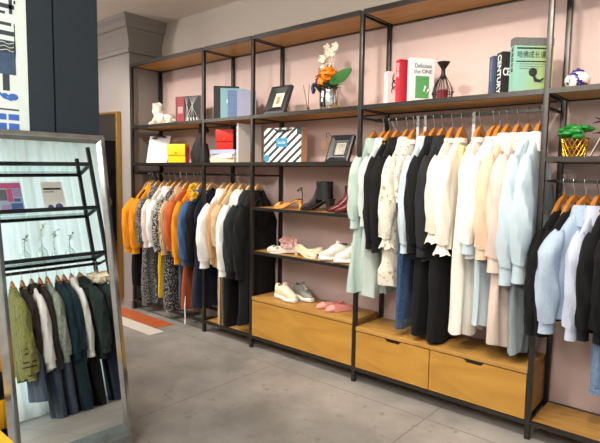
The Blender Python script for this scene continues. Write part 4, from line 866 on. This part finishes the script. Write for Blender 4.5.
def handbag(x, y, z, rz, w_, h_, d_, body, flap, side, label):
    t = thing('handbag', label, 'handbag', (x, y, z), R_(rz))
    MB().box(-w_/2, -d_/2, 0, w_/2, d_/2, h_, .012).build('bag_body', body, t)
    MB().box(-w_/2-.003, -d_/2-.008, h_*.42, w_/2+.003, -d_/2+.004, h_+.004, .004).build('flap', flap, t); MB().box(-w_/2-.002, -d_/2-.006, h_-.008, w_/2+.002, d_/2, h_+.006, .004).build('top_fold', flap, t)
    MB().box(w_/2-.004, -d_/2+.004, .006, w_/2+.004, d_/2-.004, h_-.01, .002).build('gusset', side, t)
    MB().lathe([(.001, 0), (.009, 0), (.009, .004), (.001, .005)], 12).build('clasp', GOLD, t, M=Matrix.Translation((0, -d_/2-.008, h_*.55)) @ Matrix.Rotation(pi/2, 4, 'X'))
    return t
YB = plain('yellow_leather', srgb(236, 214, 20), .45); PKB = plain('coral_leather', srgb(214, 96, 96), .45); RB = plain('red_leather', srgb(206, 40, 26), .4); BLB = plain('black_leather', (.015, .015, .016), .35)
yb = handbag(-2.085, .12, Z3, 22, .185, .165, .07, YB, YB, PKB, 'small yellow handbag with coral side standing beside the black cat')
yb2 = MB().tube([(.093, -.01, .14), (.115, .0, .15), (.12, .01, .08), (.112, .0, .004)], .006, 8, True, .6).build('strap', PKB, yb)
rbg = handbag(-1.43, .13, Z3+.105, 22, .155, .165, .06, RB, RB, BLB, 'red handbag with black side standing on the stacked books')
MB().tube([(.078, .0, .16), (.10, .02, .17), (.15, .03, .06), (.17, .03, .004)], [.006, .006, .012, .012], 8, True, .6).build('strap', BLB, rbg); MB().tube([(.08, .01, .15), (.12, .02, .10), (.10, .02, .01)], [.02, .022, .02], 8, True, .5).build('side_pocket', BLB, rbg)
def cat():
    t = thing('cat_figurine', 'tall black cat figurine partly behind the shelving post', 'figurine', (-1.745, .13, Z3), R_(0)); K = plain('black_ceramic', (.006, .006, .007), .6)
    rings = []
    for z, cx, rx, ry in ((0, -.05, .085, .05), (.03, -.05, .095, .055), (.09, -.055, .09, .055), (.15, -.045, .07, .05), (.20, -.025, .052, .042), (.245, -.01, .04, .036), (.27, .0, .036, .034)):
        rings.append([(cx+rx*cos(2*pi*j/20), ry*sin(2*pi*j/20), z) for j in range(20)])
    b = MB().loft(rings); b.tube([(-.0, -.025, .16), (.03, -.028, .08), (.03, -.03, .012), (.055, -.03, .01)], [.028, .02, .018, .016], 10); b.tube([(-.0, .025, .16), (.03, .028, .08), (.03, .03, .012), (.055, .03, .01)], [.028, .02, .018, .016], 10); b.build('body', K, t)
    h = MB().ball((.012, 0, .29), .05, .04, .038, 16, 10); h.ball((.058, 0, .278), .025, .022, .018, 12, 8)
    for s in (1, -1): h.lathe([(.014, 0), (.008, .018), (.001, .034)], 8, (-.005, .024*s, .318))
    h.build('head', K, t); MB().tube([(-.12, 0, .02), (-.155, .01, .03), (-.165, .02, .08), (-.15, .02, .13)], [.014, .012, .011, .008], 8).build('tail', K, t)
cat()
for k, (a, m_, lb) in enumerate(((4, plain('cream_cover', srgb(226, 206, 176), .5), 'cream book at the bottom of the stack under the red handbag'), (-3, plain('white_cover', srgb(232, 228, 222), .5), 'white book in the middle of the stack under the red handbag'), (6, plain('blue_white_cover', srgb(170, 178, 206), .5), 'pale blue book topmost of the stack under the red handbag'))):
    t = thing('book', lb, 'book', (-1.395, .14, Z3+.035*k), R_(a)); MB().box(-.135, -.088, .003, .135, .088, .032).build('pages', PAPER, t, False)
    for z in (0, .032): MB().box(-.14, -.09, z, .14, .09, z+.003).build('cover', m_, t, False)
    MB().box(-.14, -.093, 0, .14, -.09, .035).build('spine', m_, t, False)
book(-1.195, .05, Z3, 78, .22, .022, .31, 'tall white magazine file standing against the narrow bay post', PAPER, plain('pale_grey_cover', srgb(206, 204, 202), .5), 'upright_magazine')
# striped gift bag
gb = thing('gift_bag', 'black and white diagonally striped gift bag with teal label', 'gift bag', (-.755, .13, Z3), R_(10))
def stripes():
    m, t, b = nt('diagonal_stripes'); tc = N(t, 'ShaderNodeTexCoord'); sp = N(t, 'ShaderNodeSeparateXYZ'); t.links.new(tc.outputs['Object'], sp.inputs[0])
    a = N(t, 'ShaderNodeMath', operation='SUBTRACT'); t.links.new(sp.outputs[0], a.inputs[0])
    k = N(t, 'ShaderNodeMath', operation='MULTIPLY'); t.links.new(sp.outputs[2], k.inputs[0]); k.inputs[1].default_value = 1.15; t.links.new(k.outputs[0], a.inputs[1])
    q = N(t, 'ShaderNodeMath', operation='PINGPONG'); t.links.new(a.outputs[0], q.inputs[0]); q.inputs[1].default_value = .034
    l = N(t, 'ShaderNodeMath', operation='GREATER_THAN'); t.links.new(q.outputs[0], l.inputs[0]); l.inputs[1].default_value = .019
    t.links.new(mixn(t, l.outputs[0], (.88, .88, .87), (.035, .04, .045)), b.inputs['Base Color']); b.inputs['Roughness'].default_value = .4; return m
ST = stripes(); MB().box(-.165, -.045, 0, .165, -.042, .255).build('front_panel', ST, gb, False)
KR = plain('kraft', srgb(214, 176, 142), .7); MB().add([(-.165, -.042, 0), (.165, -.042, 0), (.165, .04, 0), (-.165, .05, 0), (-.165, -.042, .255), (.165, -.042, .255), (.165, .04, .255), (-.165, .05, .255)], [(0, 1, 2, 3), (1, 5, 6, 2), (0, 4, 7, 3), (3, 2, 6, 7)]).build('bag_body', KR, gb, False)
TEA = plain('teal_label', srgb(58, 150, 186), .5); MB().box(-.055, -.047, .115, .045, -.045, .18).build('label_patch', TEA, gb, False)
text('label_text', 'Smile', .032, INKW, gb, Matrix.Translation((-.005, -.0478, .147)) @ Matrix.Rotation(pi/2, 4, 'X'))
MB().lathe([(.001, 0), (.026, 0), (.026, .002), (.001, .002)], 20).build('round_sticker', TEA, gb, M=Matrix.Translation((-.14, -.045, .03)) @ Matrix.Rotation(pi/2, 4, 'X'))
MB().add([(.13, -.046, .255), (.165, -.046, .255), (.165, -.046, .20), (.125, -.046, .215), (.13, -.0445, .255), (.165, -.0445, .255), (.165, -.0445, .2), (.125, -.0445, .215)], [(0, 1, 2, 3), (4, 5, 6, 7), (0, 1, 5, 4), (1, 2, 6, 5), (2, 3, 7, 6), (3, 0, 4, 7)]).build('corner_patch', plain('dark_teal_paper', srgb(30, 66, 74), .5), gb, False)
MB().tube([(-.065, -.05, .245), (-.03, -.052, .232), (.0, -.054, .238), (.03, -.052, .232), (.085, -.05, .246)], [.006, .011, .007, .011, .005], 8).build('bow', BLB, gb)
# wire face ornament
wo2 = thing('wire_ornament', 'thin wire ornament with amber glass globe between bag and photo frame', 'ornament', (-.345, .12, Z3))
MB().tube([(.0, 0, .003), (.03, 0, .012), (.045, 0, .06), (.045, 0, .13), (.03, 0, .18), (.005, 0, .205), (-.012, 0, .20), (-.012, 0, .18), (0, 0, .176)], .0026, 6).build('wire', BWI, wo2)
MB().tube([(-.012, 0, .178), (-.018, 0, .15)], .0012, 5).build('thread', BWI, wo2)
MB().ball((-.018, 0, .115), .036, .036, .038, 18, 12).build('glass_globe', plain('amber_glass', (1, .82, .7), .05, 0, 0, Transmission_Weight=.95, IOR=1.1), wo2)
MB().lathe([(.001, 0), (.035, 0), (.035, .004), (.001, .005)], 20).build('base', BWI, wo2)

# right end bay shelf
pp = thing('potted_plant', 'round leaved green plant in a gold mesh pot on the right end shelf', 'plant', (1.236, .10, Z5))
m = plain('gold_mesh', srgb(206, 160, 50), .25, .9); mb = MB()
for k in range(16):
    a = 2*pi*k/16
    for s in (1, -1): mb.tube([((.050+.010*z/.09)*cos(a+s*z*9), (.050+.010*z/.09)*sin(a+s*z*9), z) for z in (0, .02, .04, .06, .08, .09)], .0022, 5)
for z, r in ((.002, .05), (.045, .055), (.09, .061)): mb.tube([(r*cos(2*pi*j/24), r*sin(2*pi*j/24), z) for j in range(25)], .0028, 5)
mb.build('mesh_pot', m, pp); MB().lathe([(.001, 0.001), (.042, 0.001), (.046, .08), (.001, .082)], 20).build('inner_pot', plain('dark_red_pot', srgb(82, 24, 20), .5), pp)
fm = MB(); rnd = random.Random(6)
for q in range(26):
    a = rnd.uniform(0, 6.28); r = rnd.uniform(.015, .075); c = Vector((r*cos(a), r*sin(a)*.8, .10+rnd.uniform(0, .05)-.15*max(0, r-.05)))
    fm.tube([(0, 0, .07), tuple(c)], .0018, 5); fm.ball(tuple(c), .028, .024, .014, 12, 7, .25, q)
fm.build('foliage', plain('bright_leaf', srgb(34, 128, 50), .45), pp)
for q in range(4):
    t = thing('striped_card', ['leaning cream and black striped card, front one at the right edge', 'second leaning striped card behind the front one', 'third leaning striped card at the right edge', 'rearmost leaning striped card at the right edge'][q], 'card', (1.315+.035*q, .06+.03*q, Z5), R_(10), None, 0, R_(24))
    MB().box(-.002, -.07, 0, .002, .07, .22).build('card_board', plain('card_cream', srgb(206, 192, 176), .6) if q % 2 == 0 else plain('card_dark', srgb(30, 34, 36), .6), t, False)
    for k in range(3): MB().box(-.003, -.06+.045*k, .01, -.002, -.045+.045*k, .21).build('stripe', INK if q % 2 == 0 else PAPER, t, False)
dl = thing('dried_arrangement', 'dark silhouetted leaf arrangement behind the striped cards', 'ornament', (1.38, .22, Z5)); mb = MB(); rnd = random.Random(9)
MB().lathe([(.001, 0), (.03, 0), (.04, .06), (.02, .12), (.001, .12)], 16).build('vase_body', BLB, dl)
for q in range(16): a = rnd.uniform(0, 6.28); leafmesh(mb, (0, 0, .10+.006*q), (cos(a)*.8, sin(a)*.4, rnd.uniform(.1, 1)), rnd.uniform(.07, .13), .018)
mb.build('leaves', plain('black_leaf_silhouette', (.012, .016, .018), .6), dl)

# ------------------------------------------------------------------ shoes
def foot_ring(x, w_, zb, zt, n=18, flat=.35):
    r = []
    for j in range(n):
        a = 2*pi*j/n; s_ = sin(a); r.append((x, w_*sg(cos(a), .8), (zb+zt)/2+(zt-zb)/2*(sg(s_, .6) if s_ < 0 else sg(s_, .9))))
    return r
def shoe(x, y, z, rz, name, label, cat, kind, mat, group=None, L=.24, heel=.0, solemat=None, extra=None):
    t = thing(name, label, cat, (x, y, z), R_(rz), group); s = L/.24   # toe points to local -X
    hz = lambda q: heel*max(0, min(1, (q-.35)/.45))**1.0*1.0 if heel else 0     # q: 0 toe .. 1 heel
    W = [(0, .008), (.04, .022), (.12, .034), (.25, .041), (.38, .042), (.52, .034), (.68, .029), (.84, .031), (.95, .026), (1, .014)]
    X = lambda q: (-.12+.24*q)*s
    if kind in ('pump', 'flat', 'slingback'):
        up = MB(); top = lambda q: .012+.034*min(1, q/.22)**.7 if q < .3 else (.045 if kind != 'slingback' or q < .4 else .02)
        rg = [foot_ring(X(q), w_*s, hz(q)+.004, hz(q)+(.018+.030*min(1, q/.25)**.6 if q < .34 else .0)) if q < .34 else None for q, w_ in W]
        up.loft([r for r in rg if r]); up.build('upper', mat, t)
        wall = MB()
        for sd in (1, -1):      # side walls and heel counter
            rows = []
            for q, w_ in [(.25, .041), (.34, .042), (.45, .038), (.6, .031), (.75, .030), (.88, .031), (.96, .022), (1, .004)]:
                hh = .036 if kind != 'slingback' else (.03 if q < .5 else .008)
                if q > .85 and kind != 'slingback': hh = .048
                rows.append([(X(q), sd*w_*s, hz(q)+.004), (X(q), sd*w_*s*1.02, hz(q)+hh), (X(q), sd*(w_-.003)*s, hz(q)+hh), (X(q), sd*(w_-.004)*s, hz(q)+.004)])
            wall.loft(rows)
        wall.build('side_wall', mat, t)
        MB().loft([[(X(q), w_*s*c, hz(q)+dz) for c, dz in ((-1, 0), (1, 0), (.9, .008), (-.9, .008))] for q, w_ in W]).build('sole', solemat or mat, t, False)
        if heel > .02:
            MB().loft([[(X(.9)+a*s*.02*k+(.012 if k < 1 else 0), b*s*.024*k, zz) for a, b in ((-1, -1), (1, -1), (1, 1), (-1, 1))] for zz, k in ((0, .55), (heel*.5, .6), (heel+.002, 1.1))]).build('heel', solemat or mat, t, False)
        if kind == 'slingback':
            MB().tube([(X(.9)+.016*cos(a), .034*sin(a), heel+.085+.012*cos(a)) for a in [2*pi*i/20 for i in range(21)]], .0028, 6).build('ankle_strap', BLB, t)
            MB().tube([(X(1)-.004, 0, heel+.01), (X(1)-.002, 0, heel+.05), (X(.96), 0, heel+.09)], .003, 6).build('heel_strap', BLB, t)
            MB().loft([[(X(q), w_*s*.85*c, hz(q)+.010) for c in (-1, 1)]+[(X(q), w_*s*.85*c, hz(q)+.012) for c in (1, -1)] for q, w_ in W[3:]]).build('insole', BLB, t, False)
    elif kind == 'boot':
        W2 = [(0, .010, .014), (.05, .024, .03), (.15, .034, .045), (.28, .039, .058), (.42, .038, .085), (.55, .034, .115)]
        rg = [foot_ring(X(q), w_*s, hz(q)*.9+.004, hz(q)*.75+h_) for q, w_, h_ in W2]
        b = MB().loft(rg)
        rings = []
        for zz, cx, rx, ry in ((heel+.004, .66, .068, .030), (heel+.03, .68, .064, .032), (heel+.06, .70, .055, .034), (heel+.09, .72, .05, .036), (heel+.13, .72, .052, .04), (heel+.135+.0, .72, .048, .036), (heel+.11, .72, .044, .03)):
            rings.append([(X(cx)+rx*s*cos(2*pi*j/22), ry*s*sin(2*pi*j/22), zz) for j in range(22)])
        b.loft(rings); b.build('upper', mat, t)
        MB().loft([[(X(q), w_*s*c, hz(q)+dz) for c, dz in ((-1, -.0), (1, -.0), (1, .008), (-1, .008))] for q, w_ in W]).build('sole', BLACK, t, False)
        MB().loft([[(X(.88)+a*.022*k+.006*(1-k)*3, b_*.024*k, zz) for a, b_ in ((-1, -1), (1, -1), (1, 1), (-1, 1))] for zz, k in ((0, .6), (heel*.6, .7), (heel+.01, 1.1))]).build('heel', mat, t, False)
    elif kind == 'sneaker':
        so = MB().loft([foot_ring(X(q), (w_+.007)*s, 0 if 0 < q < 1 else .006, .034+.006*sin(q*14)+(.012 if q > .6 else 0), flat=.2) for q, w_ in W]); so.build('sole', solemat or SOLE, t)
        T = [(.02, .012, .05), (.08, .024, .06), (.18, .034, .07), (.32, .038, .085), (.45, .037, .105), (.58, .035, .118), (.70, .034, .112), (.82, .034, .108), (.93, .030, .118), (.99, .014, .112)]
        MB().loft([foot_ring(X(q), w_*s, .02, h_) for q, w_, h_ in T]).build('upper', mat, t)
        MB().lathe([(.001, 0), (.024, 0), (.026, .008), (.016, .012), (.001, .006)], 20, (X(.76), 0, .104)).build('collar_lining', plain('lining_grey', (.12, .115, .11), .8), t)
        for v in range(5):
            q = .34+.055*v; hh = .088+.03*min(1, (q-.3)/.25); MB().tube([(X(q), -.024, hh-.018), (X(q)-.002, 0, hh+.004), (X(q), .024, hh-.018)], .0032, 6).build('lace', INKW, t)
        MB().box(X(.52), -.016, .11, X(.60), .016, .135, .004).build('tongue', mat, t)
    if extra == 'flower':
        mb = MB()
        for cx, cy, cz, sc_ in ((X(.70), -.045, .085, 1.0), (X(.86), -.03, .095, .9)):
            mb.ball((cx, cy, cz), .008, n=8, m=6)
            for k5 in range(5): leafmesh(mb, (cx, cy, cz), (cos(1.2566*k5+.4), -.25, sin(1.2566*k5+.4)), .05*sc_, .020*sc_, Vector((0, 1, 0)))
        mb.build('flower', plain('dusty_pink', srgb(196, 152, 146), .7), t)
        MB().tube([(X(.8)+.026*cos(a), .03*sin(a), .10) for a in [2*pi*i/16 for i in range(17)]], .004, 6).build('ankle_strap', plain('dusty_pink', srgb(196, 152, 146), .7), t)
    if extra == 'stone':
        mb = MB()
        for q in range(9): mb.ball((X(.12)+.012*(q % 3), -.022+.014*(q//3), .048+.004*(q % 3)), .0085, n=8, m=6)
        mb.build('blue_stones', plain('turquoise', srgb(96, 190, 206), .2), t)
    return t
YS = plain('mustard_suede', srgb(218, 160, 84), .7); BB = plain('black_boot_leather', (.018, .017, .018), .38); BU = plain('burgundy_leather', srgb(98, 26, 34), .3); WS = plain('white_shoe', srgb(228, 222, 212), .45); CS = plain('cream_shoe', srgb(232, 222, 192), .45); PF = plain('pink_flat', srgb(232, 158, 150), .6); GS = plain('grey_sneaker', srgb(150, 148, 142), .6)
shoe(-.775, .20, ZA, 18, 'heeled_shoe', 'mustard slingback heel, rear one of the pair on the top shoe shelf', 'shoe', 'slingback', YS, None, .23, .06)
shoe(-.700, .11, ZA, 18, 'heeled_shoe', 'mustard slingback heel, front one of the pair beside the black boots', 'shoe', 'slingback', YS, None, .23, .06)
shoe(-.475, .20, ZA, 14, 'ankle_boot', 'black heeled ankle boot, rear one of the pair', 'boot', 'boot', BB, None, .25, .075)
shoe(-.430, .11, ZA, 14, 'ankle_boot', 'black heeled ankle boot, front one of the pair', 'boot', 'boot', BB, None, .25, .075)
shoe(-.225, .17, ZA, 50, 'ankle_boot', 'burgundy ankle boot, left one of the pair', 'boot', 'boot', BU, None, .23, .05)
shoe(-.14, .13, ZA, 50, 'ankle_boot', 'burgundy ankle boot, right one nearest the mint dress', 'boot', 'boot', BU, None, .23, .05)
shoe(-.80, .14, ZB, 28, 'sandal', 'white shoe with dusty pink flower, left one of the pair', 'shoe', 'flat', WS, None, .22, .012, None, 'flower')
shoe(-.72, .09, ZB, 28, 'sandal', 'white shoe with dusty pink flower, right one of the pair', 'shoe', 'flat', WS, None, .22, .012, None, 'flower')
shoe(-.53, .17, ZB, 8, 'flat_shoe', 'cream flat with turquoise stones, rear one of the pair', 'shoe', 'flat', CS, None, .22, .018, None, 'stone')
shoe(-.50, .09, ZB, 172, 'flat_shoe', 'cream flat with low heel, front one turned the other way', 'shoe', 'pump', CS, None, .22, .03)
shoe(-.26, .13, ZB, 58, 'sneaker', 'white laced sneaker, left one on the lower shoe shelf', 'shoe', 'sneaker', WS, None, .25)
shoe(-.12, .12, ZB, 58, 'sneaker', 'white laced sneaker, right one beside the mint dress', 'shoe', 'sneaker', WS, None, .25)
ZC = .4135
shoe(-.70, .10, ZC, 172, 'sneaker', 'chunky white sneaker in front on the low cabinet', 'shoe', 'sneaker', CS, None, .24)
shoe(-.62, .21, ZC, 165, 'sneaker', 'chunky grey white sneaker behind the front one on the low cabinet', 'shoe', 'sneaker', GS, None, .24)
shoe(-.32, .16, ZC, 62, 'flat_shoe', 'pink flat shoe, left one on the low cabinet', 'shoe', 'flat', PF, None, .22, .0, plain('tan_lining', srgb(150, 110, 96), .7))
shoe(-.22, .14, ZC, 62, 'flat_shoe', 'pink flat shoe, right one on the low cabinet', 'shoe', 'flat', PF, None, .22, .0, plain('tan_lining', srgb(150, 110, 96), .7))
